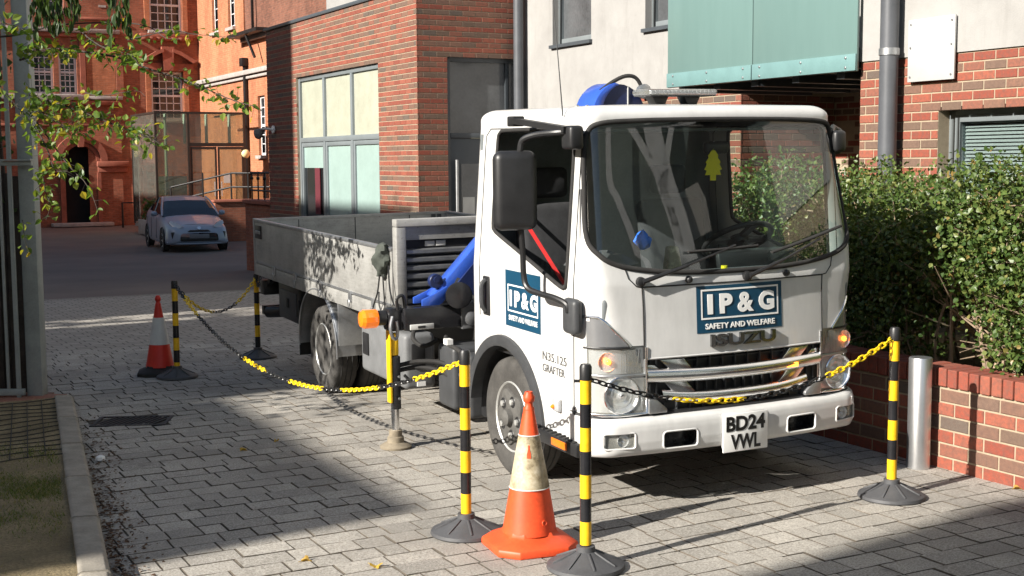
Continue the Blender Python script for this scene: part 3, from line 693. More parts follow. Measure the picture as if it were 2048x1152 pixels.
# broken scroll pediment over the tall window and the apron under the upper one
MB().prism([(11.75, 5.95), (12.35, 6.32), (12.62, 6.42), (12.62, 6.28), (12.35, 6.16), (11.9, 5.86)], FV - .35, FV - .003).build('pediment', M_TERRA, vb)
MB().prism([(13.95, 5.95), (13.30, 6.32), (12.98, 6.42), (12.98, 6.28), (13.30, 6.16), (13.8, 5.86)], FV - .35, FV - .003).build('pediment', M_TERRA, vb)
MB().prism([(12.62, 5.55), (12.98, 5.55), (13.05, 6.5), (12.55, 6.5)], FV - .30, FV - .002).build('keystone', M_TERRA, vb)
MB().box(11.85, 13.85, FV - .12, FV - .005, 5.56, 5.85).build('window_head', M_TERRA, vb)
for k in range(7): MB().lathe([(.02, 0), (.16, .03), (.2, .1), (.2, .16)], 10, (11.95 + k * .29, FV - .03, 6.72)).build('apron_scallop', M_TERRA, vb, 50)
MB().box(11.75, 13.95, FV - .16, FV - .003, 6.88, 7.02).build('apron_moulding', M_TERRA, vb, 35, .02)
for x, z in ((10.35, 7.95), (10.1, 7.45), (10.6, 7.45)): MB().box(x - .14, x + .14, FV - .02, FV - .002, z, z + .09).build('air_brick', M_STONE, vb)
MB().box(14.22, 14.36, FV - .16, FV - .02, G0, 12).build('rainwater_pipe', M_PIPEB, vb, 35, .03)
# ------------------------------------------------------------------ orange wing
wg = broot('brick_wing', 0, 0, 0, 'sunlit orange brick wing with tall narrow white windows at the back right of the yard', 'building')
WU = 14.1
o1 = (49.95, 50.75, 6.9, 9.6); o2 = (47.7, 48.55, 6.9, 9.6); o3 = (44.35, 45.15, 2.1, 4.2)
m = MB(); wall_body(m, 'u', WU, .4, 46.6, FV - .02, G0 - .2, 12, [o1, o2], 0); m.build('wall', M_VICO, wg)
m = MB(); wall_body(m, 'u', WU, .4, 40, 46.6, G0 - .2, 6.18, [o3], 0); m.build('wall', M_VICO, wg)
MB().box(WU + .05, WU + .4, 38, 46.59, 6.18, 12).build('upper_wall', M_VICD, wg)
for z, h, d in ((5.0, .17, .20), (4.86, .10, .10)): MB().box(WU - d, WU - .003, 40, FV - .02, z, z + h).build('string_course', M_STONE, wg, 35, .02)
MB().box(WU - .18, WU + .05, 40, 46.5, 6.18, 6.32).build('parapet_coping', M_STONE, wg)
for q, nx, nz in ((o1, 2, 6), (o2, 2, 6), (o3, 2, 6)): f_ = sash(wg, 'u', WU, *q, nx, nz, .1); MB().box(WU - .12, WU + .08, q[0] - .08, q[1] + .08, q[2] - .12, q[2] - .004).build('sill', M_STONE, f_)
for a, b, z0, z1 in ((46.2, 46.35, G0 + .4, 5.5),): MB().box(WU - .17, WU - .03, a, b, z0, z1).build('rainwater_pipe', M_PIPEB, wg, 35, .03)
MB().box(WU - .26, WU - .02, 46.12, 46.45, 5.32, 5.62).build('rainwater_head', M_PIPEB, wg, 35, .02)
MB().box(WU - .55, WU + .02, 43.4, 46.9, 6.33, 6.45).build('gutter', M_PIPEB, wg); MB().beam((WU - .1, 45.2, 7.8), (WU - .1, 45.2, 6.4), .08, .08).build('vent_pipe', M_PIPEB, wg); MB().beam((WU - .45, 44.9, 6.3), (WU - .3, 44.4, 5.5), .07, .07).build('bracket', M_PIPEB, wg)
# ------------------------------------------------------------------ glass porch in the corner
gp = broot('glass_porch', 0, 0, 0, 'bronze-framed glass entrance porch in the corner of the old building', 'porch')
PV, U0_, U1_, PZ0, PZ1 = 44.0, 10.18, 13.22, -.3, 3.5
M_BRONZE = mat('bronze_frame', (.045, .032, .026), .4, .3, .15, 5); M_PORGL = glass('porch_glass', (.70, .72, .62), 1.8, .02, .16); M_FIN = mat('pale_glass_fin', (.45, .58, .54), .25, 0, .1, 4)
m = MB(); T = .07
for u in (U0_, 11.28, U1_): m.box(u - T / 2, u + T / 2, PV - T, PV, PZ0, PZ1)
for z in (PZ1,): m.box(U0_ - T / 2, U1_ + T / 2, PV - T - .003, PV + .003, z, z + T)
m.box(11.315, U1_ - T / 2, PV - T + .004, PV - .004, 2.40, 2.52); m.box(U0_ + T / 2, U1_ - T / 2, PV - T + .004, PV - .004, PZ0, PZ0 + .1)
m.box(U0_ - T / 2, U0_ + T / 2, PV + .003, 47.6, PZ1, PZ1 + T); m.box(U1_ - T / 2, U1_ + T / 2, PV + .003, 47.6, PZ1, PZ1 + T); m.box(U0_ - T / 2, U0_ + T / 2, 47.5, 47.57, PZ0, PZ1)
m.build('frame', M_BRONZE, gp)
for a, b, z0, z1 in ((U0_ + .04, 11.24, PZ0 + .1, PZ1), (11.32, U1_ - .04, 2.52, PZ1)): MB().box(a, b, PV - .04, PV - .025, z0, z1).build('glass_panel', M_PORGL, gp)
MB().box(U0_ - .01, U0_ + .005, PV + .01, 47.5, PZ0, PZ1).build('glass_panel', M_PORGL, gp)
for a in (11.33, 12.27):
    d_ = MB(); d_.box(a, a + .06, PV - .06, PV - .02, PZ0 + .1, 2.39); d_.box(a + .84, a + .90, PV - .06, PV - .02, PZ0 + .1, 2.39); d_.box(a + .06, a + .84, PV - .06, PV - .02, 2.30, 2.39); d_.box(a + .06, a + .84, PV - .06, PV - .02, PZ0 + .1, PZ0 + .25)
    d_ = d_.build('door', M_BRONZE, gp); MB().box(a + .06, a + .84, PV - .045, PV - .035, PZ0 + .25, 2.30).build('glass_panel', M_PORGL, d_); MB().tube([(a + (.8 if a < 12 else .1), PV - .1, .7), (a + (.8 if a < 12 else .1), PV - .1, 1.2)], .02, 6).build('handle', M_STEEL, d_)
for u in (10.55, 11.2, 11.95, 12.75): MB().box(u - .02, u + .02, PV + .03, PV + .28, 1.0 if u < 11 else 2.5, PZ1).build('glass_fin', M_FIN, gp)
MB().box(10.25, 11.2, PV + .05, PV + .06, .75, 1.4).build('notice', M_PALE, gp); MB().box(12.45, 12.7, PV - .07, PV - .064, 1.15, 1.45).build('notice', M_PALE, gp)
MB().box(U0_, U1_, PV, 47.6, PZ0 - .1, PZ0 + .02).build('floor', M_STONE, gp)
# wall lamps, globes
def globe(u, v, z, r, label):
    o = broot('globe_lamp', u, v, z, label, 'lamp'); MB().lathe([(r * math.sin(math.pi * (i + .2) / 12.4), -r * math.cos(math.pi * (i + .2) / 12.4)) for i in range(13)], 18).build('globe', M_GLOBE, o, 60); MB().cyl((0, 0, r * .9), (0, .0, r * 1.25), .05, 10).build('cap', M_PIPEB, o); MB().beam((0, 0, r * 1.2), (0, .45, r * 1.2), .04, .04).build('bracket', M_PIPEB, o)
globe(11.45, FV - .45, 2.2, .19, 'round cream globe lamp beside the arched doorway')
globe(13.25, 44.0, 2.15, .16, 'round cream globe lamp at the right edge of the glass porch')
# ramp: low brick wall with railings
rw = broot('ramp_wall', 0, 0, 0, 'low brick ramp wall running from the dark end of the brick block', 'wall')
MB().box(7.95, 8.2, 24.45, 26.5, -.9, .98).build('wall', M_VIC, rw); MB().box(7.90, 8.25, 24.45, 26.55, .98, 1.06).build('coping', M_TERRA, rw, 35, .01)
rw2 = broot('ramp_wall', 0, 0, 0, 'low brick wall behind the right side of the silver car', 'wall')
MB().box(10.9, 15, 39.5, 39.75, -.9, .62).build('wall', M_VIC, rw2); MB().box(10.85, 15, 39.45, 39.8, .62, .70).build('coping', M_TERRA, rw2, 35, .01)
rl = broot('ramp_railing', 0, 0, 0, 'black iron railing on the ramp wall at the dark end of the brick block', 'railing')
for z in (1.25, 1.62): MB().tube([(8.08, 24.5, z), (8.08, 26.5, z)], .018, 8).build('rail', M_PIPEB, rl)
for k in range(5): v_ = 24.7 + k * .43; MB().tube([(8.08, v_, 1.06), (8.08, v_, 1.64)], .016, 8).build('post', M_PIPEB, rl); MB().lathe([(.01, -.04), (.035, -.02), (.035, .02), (.01, .04)], 8, (8.08, v_, 1.5)).build('collar', M_PIPEB, rl, 50)
rl2 = broot('porch_railing', 0, 0, 0, 'black handrail in front of the glass porch', 'railing')
for z in (1.05, 1.5): MB().tube([(10.3, 42.6, z - .45), (12.0, 41.5, z), (14.2, 39.6, z)], .03, 8).build('rail', M_PIPEB, rl2)
for u, v_ in ((10.3, 42.6), (11.2, 42.0), (12.0, 41.5), (12.45, 41.1), (12.9, 40.7), (13.35, 40.35), (13.8, 39.95), (14.2, 39.6)): MB().tube([(u, v_, -.6), (u, v_, 1.05 if u < 11 else 1.52)], .03, 8).build('post', M_PIPEB, rl2)
rl3 = broot('step_handrail', 0, 0, 0, 'black sloping handrail beside the arched doorway', 'railing')
MB().tube([(10.35, 50.5, G0), (10.35, 50.5, .35), (10.9, 50.3, .35), (11.9, 49.2, .95)], .04, 8).build('rail', M_PIPEB, rl3); MB().tube([(11.9, 49.2, .95), (11.9, 49.2, G0)], .03, 8).build('post', M_PIPEB, rl3); MB().tube([(10.9, 50.3, .35), (10.9, 50.3, G0)], .03, 8).build('post', M_PIPEB, rl3)
# ------------------------------------------------------------------ neighbouring houses beyond the left edge of the picture (they shade the yard)
def house(name, u0, u1, v0, v1, h, mt, label, side='u'):
    o = broot(name, 0, 0, 0, label, 'building'); MB().box(u0, u1, v0, v1, -1, h).build('wall', mt, o)
    MB().box(u0 - .1, u1, v0, v1, h, h + .1).build('roof', M_PIPE, o)
    k = 0; v_ = v0 + .6
    while v_ < v1 - 1.2 and k < 8:
        for z in (1.0, 4.2, 7.4):
            if z + 1.5 < h: MB().box(u1 - .02, u1 + .02, v_, v_ + .9, z, z + 1.5).build('window', M_DARKGL, o)
        v_ += 2.4; k += 1
SU = -12.2
house('neighbouring_house', SU - 1.6, SU, -30, 1.73, 10.3, M_HOUSE, 'brick house out of view behind the camera, nearest of the row')
house('neighbouring_house', SU - 4, SU, 3.80, 7.5, 8.0, M_HOUSEW, 'low pale house out of view at left, between two taller ones')
house('neighbouring_house', SU - 4, SU, 7.55, 12.9, 11.9, M_HOUSE, 'brick house out of view at left, beyond the low pale one')
house('neighbouring_house', SU - 2, SU, 14.6, 19.85, 11.9, M_HOUSE, 'brick house out of view at left, past the narrow gap')
house('neighbouring_house', SU - 4, SU, 19.9, 34, 15.6, M_HOUSE, 'tall brick house out of view at left, tallest of the row')
house('neighbouring_house', SU - 4, SU, 34.05, 62, 12.8, M_HOUSE, 'long brick house out of view at left, farthest of the row')
# office building behind the camera to the right (it stands in the windscreen's reflection)
ob = broot('office_building', 0, 0, 0, 'dark glazed office building with pale curved ribs, out of view behind the camera', 'building')
M_OFF = mat('grey_green_cladding', (.20, .245, .225), .6, 0, .12, .4)
fv = lambda u: -12 + (u - 5) * .5
MB().add([(2, fv(2), -1), (26, fv(26), -1), (26, fv(26) - 6, -1), (2, fv(2) - 6, -1), (2, fv(2), 15), (26, fv(26), 15), (26, fv(26) - 6, 15), (2, fv(2) - 6, 15)], [(0, 3, 2, 1), (4, 5, 6, 7), (0, 1, 5, 4), (1, 2, 6, 5), (2, 3, 7, 6), (3, 0, 4, 7)]).build('wall', M_OFF, ob)
M_RIB = mat('white_rib', (.84, .84, .82), .5, 0, .05, 2)
for pts, rr in (([(6.6, 11.5), (7.1, 10), (7.9, 8.6), (8.9, 7.6), (9.8, 6.6), (10.4, 5.4), (10.6, 3.5), (10.6, -1)], .15), ([(8.6, 12), (9.3, 10), (9.4, 8.6), (9.6, 7.6), (10.0, 6.6), (10.6, 5.4), (10.9, 3.5), (10.9, -1)], .40), ([(8.6, 12), (7.7, 9.5), (7.4, 7.4), (7.8, 6.7), (8.5, 5.6), (9.0, 4), (9.1, -1)], .13), ([(13, 13), (12.4, 10.5), (11.4, 8.6), (10.3, 7.2), (9.9, 6.4)], .16)):
    P = smooth_path([(u, fv(u) + .5, z) for u, z in pts], 6); MB().sheet([[(p.x - rr, p.y - .5 * rr, p.z), (p.x + rr, p.y + .5 * rr, p.z), (p.x + rr * 1.1, p.y + .3 * rr, p.z), (p.x - rr * .9, p.y - .7 * rr, p.z)] for p in P]).build('curved_rib', M_RIB, ob, 30)
dk = smooth_path([(10.7, 0, 2), (10.8, 0, 5.6), (11.3, 0, 7.0), (12.3, 0, 8.3), (14.2, 0, 9.2), (14.6, 0, 6), (14.6, 0, 2)], 5)
MB().add([(p.x, fv(p.x) + .06, p.z) for p in dk], [tuple(range(len(dk)))]).build('dark_glazing', M_STONEDK, ob, 0)
MB().add([(u, fv(u) + .3, z) for u, z in ((10.5, 5.3), (12.0, 5.4), (11.9, 6.0), (11.6, 6.35), (10.6, 6.3))], [(0, 1, 2, 3, 4)]).build('pale_panel', M_HOUSEW, ob, 0)
# ================================================================== flatbed truck
TO = Vector((1.2163, 6.6722, -.0318)); TA = Vector((.90036, .43492, .01402)).normalized(); TBk = Vector((-.43489, .9003, .018)); TBk = (TBk - TA * TBk.dot(TA)).normalized(); TC = TA.cross(TBk)
truck = empty('flatbed_truck', TO, 0, 'white flatbed crane truck parked facing right behind yellow and black chains', 'truck')
truck.rotation_euler = Matrix((TA, TBk, TC)).transposed().to_euler()
TM = Matrix((TA, TBk, TC)).transposed().to_4x4(); TM.translation = TO
tk = truck
lerp = lambda a, b, t: a + (b - a) * min(max(t, 0), 1)
def cW(z): return lerp(.85, .79, (z - 1.22) / .8)
def cf0(z): return .045 if z < .85 else lerp(.045, .065, (z - .85) / .37) if z < 1.22 else lerp(.065, .225, (z - 1.22) / .8)
def cr(z): return lerp(.15, .085, (z - 1.05) / .3)
def cr2(z): return lerp(.17, .075, (z - 1.05) / .3)
def fy(x, z):
    w_, r_, d_ = cW(z), cr(z), cr2(z); a = abs(x); y = cf0(z) + .05 * (a / (w_ - r_)) ** 2
    if a > w_ - r_: q = min((a - (w_ - r_)) / r_, 1); y += d_ * (1 - math.sqrt(max(1 - q * q, 0)))
    return y
YR = 1.60
SIDE = sorted([.36 + i * (1.53 - .36) / 78 for i in range(79)] , reverse=True)
def ring(z):
    """half ring, left side: rear centre -> rear corner -> side -> corner -> front centre; returns list of (x,y,tag)"""
    w_ = cW(z); P = [(-x, YR, 'r') for x in (0, .2, .4, .6, w_ - .07)]
    P += [(-(w_ - .07) - .07 * math.sin(a), YR - .07 + .07 * math.cos(a), 'r') for a in (R(25), R(50), R(70))]
    P += [(-w_, y, 's') for y in SIDE]
    r_, d_ = cr(z), cr2(z); ye = fy(w_, z)
    P += [(-w_, lerp(.36, ye, t), 's') for t in (.33, .66)]
    for i in range(13):
        q = math.cos(math.pi / 2 * i / 12); x = (w_ - r_) + r_ * q
        P.append((-x, fy(x, z), 'f'))
    for i in range(1, 49): x = (w_ - r_) * (1 - i / 48); P.append((-x, fy(x, z), 'f'))
    return P
ZT = 2.056
zs = [.40 + i * (ZT - .40) / 130 for i in range(131)]
rows = []
def inset_row(z_src, s, dz):
    P = ring(z_src); cy_ = .95; w_ = cW(z_src)
    return [(x * (1 - s / w_) if abs(x) > 1e-6 else 0, y + s * (1 if y < cy_ else -1) * min(abs(y - cy_) / .62, 1), dz, t) for x, y, t in P]
for z in zs: rows.append([(x, y, z, t) for x, y, t in ring(z)])
for i in range(1, 9):
    a = math.pi / 2 * i / 8; rows.append(inset_row(ZT, .085 * (1 - math.cos(a)), ZT + .064 * math.sin(a)))
for s_, z in ((.25, 2.127), (.45, 2.134), (.65, 2.138), (.77, 2.140)): rows.append(inset_row(ZT, s_, z))
def poly_in(pt, poly):
    x, y = pt; c = False; n = len(poly); j = n - 1
    for i in range(n):
        xi, yi = poly[i]; xj, yj = poly[j]
        if (yi > y) != (yj > y) and x < (xj - xi) * (y - yi) / (yj - yi) + xi: c = not c
        j = i
    return c
def crv(pts, n=5): return [(p.x, p.y) for p in smooth_path([(a, b, 0) for a, b in pts], n, True)]
half = [(0, 1.262), (.3, 1.267), (.54, 1.288), (.70, 1.322), (.785, 1.375), (.822, 1.46), (.806, 1.70), (.790, 1.88), (.768, 1.985), (.70, 2.03), (.48, 2.042), (.24, 2.045)]
SCR = crv(half + [(-a, b) for a, b in [(0, 2.046)] + half[::-1][:-1]])
DWIN = crv([(1.20, 2.0), (1.27, 1.985), (1.295, 1.94), (1.30, 1.70), (1.30, 1.47), (1.275, 1.432), (1.22, 1.41), (.95, 1.335), (.65, 1.25), (.45, 1.192), (.40, 1.19), (.376, 1.225), (.374, 1.5), (.376, 1.92), (.395, 1.985), (.45, 2.003), (.8, 2.004)], 3)
AC, AR = (1.13, .335), .455
def lamp_zone(x, z, y):
    a = abs(x)
    if y > .20: return None
    if .905 <= z < 1.062 and a > .635:
        if z < 1.062 - max(0, (.79 - a)) * 1.05: return 'u'
    if .765 <= z < .898 and a > lerp(.565, .62, (z - .765) / .13): return 'i'
    if .565 <= z < .755 and a > .55: return 'h'
    if .555 <= z < .905 and a > .55: return 'bezel'
    return None
sub = {k: [] for k in ('body', 'screen', 'doorL', 'doorR', 'glassL', 'glassR', 'lid', 'u-', 'u+', 'i-', 'i+', 'h-', 'h+', 'bezel')}
VV = []; idx = {}
full = []
for rw_ in rows:
    L_ = rw_; full.append([(x, y, z, t) for x, y, z, t in L_] + [(-x, y, z, t) for x, y, z, t in L_[::-1][1:-1]])
nc = len(full[0])
for j in range(len(full) - 1):
    for i in range(nc):
        q = [full[j][i], full[j][(i + 1) % nc], full[j + 1][(i + 1) % nc], full[j + 1][i]]
        x, y, z = (sum(p[k] for p in q) / 4 for k in range(3)); tg = q[0][3] if q[0][3] == q[1][3] else 's'
        key = 'body'; roof = j >= len(zs) - 1
        if not roof:
            if tg == 'f' and poly_in((x, z), SCR): key = 'screen'
            elif tg == 'f' and z < .555: key = None
            elif tg == 'f' and z < .838 and abs(x) < .555: key = None
            elif tg == 'f' and abs(x) < .565 and .838 <= z < 1.205: key = 'lid'
            elif lamp_zone(x, z, y): 
                t_ = lamp_zone(x, z, y); key = t_ if t_ == 'bezel' else t_ + ('-' if x < 0 else '+')
            if tg == 's' and y < 1.56:
                if math.hypot(y - AC[0], z - AC[1]) < AR: key = None
                elif poly_in((y, z), DWIN): key = 'glassL' if x < 0 else 'glassR'
                elif .30 < y < 1.46 and z < 1.995: key = 'doorL' if x < 0 else 'doorR'
            elif tg == 's' and math.hypot(y - AC[0], z - AC[1]) < AR: key = None
            if tg == 'r' and z < .8 and y > 1.4: key = None
        if key: sub[key].append((j, i))
def shell(keys, name, mt, off=0, parent=tk, smooth=60, cond=None):
    m = MB(); ids = {}
    for k in keys:
        for j, i in sub[k]:
            f = []
            for (a, b) in ((j, i), (j, (i + 1) % nc), (j + 1, (i + 1) % nc), (j + 1, i)):
                if (a, b) not in ids:
                    x, y, z, t = full[a][b]; ids[(a, b)] = len(m.v)
                    if off:
                        d = Vector((x, (y - .95) * (1 if t != 's' else 0), 0)) if t == 's' else Vector((x * .15, y - .95, 0)); d.normalize(); x += d.x * off; y += d.y * off
                    m.v.append((x, y, z))
                f.append(ids[(a, b)])
            if cond and not cond(j, i): continue
            m.f.append(tuple(f)); m.mi.append(0)
    return m.build(name, mt, parent, smooth)
cab = shell(['body'], 'cab_body', M_WHITE)
lid = shell(['lid'], 'front_panel', M_WHITE)
doorN = shell(['doorL'], 'door', M_WHITE); doorF = shell(['doorR'], 'door', M_WHITE)
ws = shell(['screen'], 'windscreen', M_SCREEN, -.004)
shell(['glassR'], 'side_window', M_SIDEGL, -.004, doorF)
shell(['glassL'], 'side_window', M_SIDEGL, -.006, doorN, cond=lambda j, i: full[j][i][2] < 1.30)
for s_ in (-1, 1):
    for z0_, z1_ in ((0, .66), (.66, .83), (.83, 2)): pass
    bz_ = shell(['bezel'], 'lamp_surround', M_STEEL, -.006, cond=lambda j, i: full[j][i][0] * s_ > 0); tag(bz_, kind='stuff')
# rubber seals and panel gaps on the shell
def on_front(pts, off=.0): return [(x, fy(x, z) - off, z) for x, z in pts]
MB().tube(on_front(smooth_path and SCR, .001), .0135, 8, True).build('windscreen_seal', M_RUB, ws, 60)
def flat_strip(pts3, w_, nrm_off, name, mt, par):
    pass
for sx, dr_ in ((-1, doorN), (1, doorF)):
    MB().tube([(sx * (cW(z) + .001), y, z) for y, z in DWIN], .0115, 8, True).build('window_seal', M_RUB, dr_, 60)
    gp_ = [(.30, .44)] + [(.30, .44 + i * .155) for i in range(1, 11)]
    MB().tube([(sx * (cW(z) + .0005), y, z) for y, z in gp_ + [(.315, 1.996), (.4, 2.01), (1.40, 2.01), (1.455, 1.97)] + [(1.46, 1.9 - i * .14) for i in range(8)]], .0035, 5).build('panel_gap', M_RUB, dr_)
gap = [(-.565, .84), (-.565, .95), (-.565, 1.1), (-.57, 1.205)]
for s_ in (1, -1): MB().tube([(x * s_, fy(x, z) - .0005, z) for x, z in gap], .004, 5).build('panel_gap', M_RUB, lid)
MB().tube([(x, fy(x, 1.205) - .0005, 1.205) for x in [-.57 + i * .057 for i in range(21)]], .004, 5).build('panel_gap', M_RUB, lid)
for s_ in (1, -1): MB().tube([(s_ * x, fy(x, z) - .0005, z) for x, z in ((.57, 1.205), (.60, 1.21), (.64, 1.25), (.655, 1.30))], .0035, 5).build('panel_gap', M_RUB, cab)
MB().tube([(x, fy(x, .840) + .004, .839) for x in [-.56 + i * .056 for i in range(21)]], .007, 6).build('lower_edge', M_WHITE, lid)
# wheel arch trims, inner arch, sills
for sx in (-1, 1):
    a0, a1 = R(4), R(172); n = 26; rr = []
    for i in range(n + 1):
        a = a0 + (a1 - a0) * i / n; c_, s_ = math.cos(a), math.sin(a)
        y = AC[0] - (AR + .0) * c_; y2 = AC[0] - (AR + .05) * c_; y3 = AC[0] - (AR - .012) * c_
        rr.append([(sx * .80, y3, AC[1] + (AR - .012) * s_), (sx * .872, y3, AC[1] + (AR - .012) * s_), (sx * .878, min(y, 1.62), AC[1] + AR * s_), (sx * .868, min(y2, 1.62), AC[1] + (AR + .05) * s_), (sx * .845, min(y2, 1.62), AC[1] + (AR + .052) * s_)])
    MB().sheet(rr).build('wheel_arch_trim', M_DKGREY, tk, 50)
    rr = [[(sx * .80, AC[0] - (AR - .01) * math.cos(a), AC[1] + (AR - .01) * math.sin(a)), (sx * .35, AC[0] - (AR - .01) * math.cos(a), AC[1] + (AR - .01) * math.sin(a))] for a in [R(0 + 180 * i / 16) for i in range(17)]]
    MB().sheet(rr).build('inner_arch', M_BLK, tk, 50)
    st = MB().box(min(sx * .66, sx * .895), max(sx * .66, sx * .895), .20, .70, .335, .405).build('step', M_BLK, tk, 35, .012)
    for k in range(9): MB().box(min(sx * .70, sx * .885), max(sx * .70, sx * .885), .24 + k * .05, .262 + k * .05, .405, .411).build('tread', M_RUB, st)
    MB().box(min(sx * .894, sx * .90), max(sx * .894, sx * .90), .30, .47, .352, .392).build('reflector', M_REFO, st, 35, .003)
    MB().box(min(sx * .6, sx * .84), max(sx * .6, sx * .84), .21, .69, .40, .44).build('sill', M_WHITE, tk)
    # side repeater
    rp = MB().lathe([(.03, 0), (.048, .004), (.05, .016), (.042, .026), (.02, .03)], 4, (sx * .85, .47, .56), (sx, 0, 0)).build('side_repeater', M_LENSG, tk, 40, .006)
    MB().lathe([(.012, 0), (.012, .02), (.004, .03)], 8, (sx * .868, .475, .553), (sx, 0, 0)).build('bulb', M_ORL, rp)
# door furniture on both sides
for sx, dr_ in ((-1, doorN), (1, doorF)):
    X = lambda d: sx * (.85 + d)
    m = MB().box(min(X(-.02), X(.006)), max(X(-.02), X(.006)), 1.315, 1.415, .925, 1.16); h = m.build('handle_recess', M_BLK, dr_, 35, .012, 3)
    MB().tube(smooth_path([(X(.006), 1.365, .955), (X(.03), 1.365, .99), (X(.034), 1.365, 1.05), (X(.03), 1.365, 1.11), (X(.006), 1.365, 1.135)]), .016, 8).build('handle', M_DKGREY, h)
def side_text(body, y, z, size, mt, par, sx=-1, **kw):
    M = Matrix.Translation((-.8525, y, z)) @ Matrix(((0, 0, -1, 0), (-1, 0, 0, 0), (0, 1, 0, 0), (0, 0, 0, 1)))
    return lettering(body, size, M, mt, par, **kw)
# sticker on the near door
st = MB().box(-.8522, -.849, .672, 1.105, .905, 1.222).build('door_sticker', M_STICK, doorN)
for ch_, yy_, wd_, bo_ in (('I', 1.035, .026, .004), ('P', .955, .070, .007), ('&', .855, .092, .0045), ('G', .750, .086, .007)): side_text(ch_, yy_, 1.066, .14, M_LETW, st, fit=(wd_, .092), bold=bo_)
m = MB()
for a, b, c_, d in ((.70, 1.075, 1.135, 1.143), (.70, 1.075, .990, .998), (.70, .708, .998, 1.135), (1.067, 1.075, .998, 1.135)): m.box(-.8532, -.8524, a, b, c_, d)
m.build('sticker_border', M_LETW, st)
side_text('SAFETY AND WELFARE', .885, .955, .05, M_LETW, st, fit=(.355, .03), bold=.001)
side_text('N35.125', .515, .800, .06, M_LETG, doorN, 'model_lettering', fit=(.27, .046)); side_text('GRAFTER', .525, .735, .05, M_LETG, doorN, 'model_lettering', fit=(.25, .042))
# sticker, badge and number plate on the front
def front_text(body, x, z, size, mt, par, y=None, name='lettering', conform=None, **kw):
    if conform is not None:
        o = front_text(body, x, z, size, mt, par, 0.0, name, **kw)
        for q in o.data.vertices: q.co.y += fy(q.co.x, q.co.z) - conform
        return o
    yy = (fy(x, z) if y is None else y); M = Matrix.Translation((x, yy, z)) @ Matrix(((1, 0, 0, 0), (0, 0, -1, 0), (0, 1, 0, 0), (0, 0, 0, 1)))
    return lettering(body, size, M, mt, par, name, **kw)
ys = fy(.28, 1.07) - .004
sx0, sx1, sz0, sz1 = -.262, .278, .948, 1.192; xm = (sx0 + sx1) / 2
rows_ = [[(sx0 + (sx1 - sx0) * i / 16, fy(sx0 + (sx1 - sx0) * i / 16, z) - .002, z) for i in range(17)] for z in (sz0, 1.02, 1.07, 1.13, sz1)]
stf = MB().sheet(rows_).build('front_sticker', M_STICK, lid, 60)
for ch_, fx_, wd_, bo_ in (('I', .149, .032, .004), ('P', .330, .080, .007), ('&', .559, .102, .0045), ('G', .809, .102, .007)): front_text(ch_, sx0 + fx_ * (sx1 - sx0), 1.096, .14, M_LETW, stf, conform=.0045, fit=(wd_, .104), bold=bo_)
m = MB()
for a, b, c_, d in ((sx0 + .025, sx1 - .025, 1.165, 1.174), (sx0 + .025, sx1 - .025, 1.018, 1.027), (sx0 + .025, sx0 + .034, 1.027, 1.165), (sx1 - .034, sx1 - .025, 1.027, 1.165)): m.sheet([[(a + (b - a) * i / 14, fy(a + (b - a) * i / 14, z) - .0045, z) for i in range(15)] for z in [c_ + (d - c_) * k / 4 for k in range(5)]])
m.build('sticker_border', M_LETW, stf)
front_text('SAFETY AND WELFARE', xm, .982, .05, M_LETW, stf, conform=.0045, fit=(.44, .030), bold=.0012)
front_text('ISUZU', .02, .908, .09, M_BADGE, lid, None, 'badge', conform=.009, depth=.007, fit=(.41, .064), bold=.003)
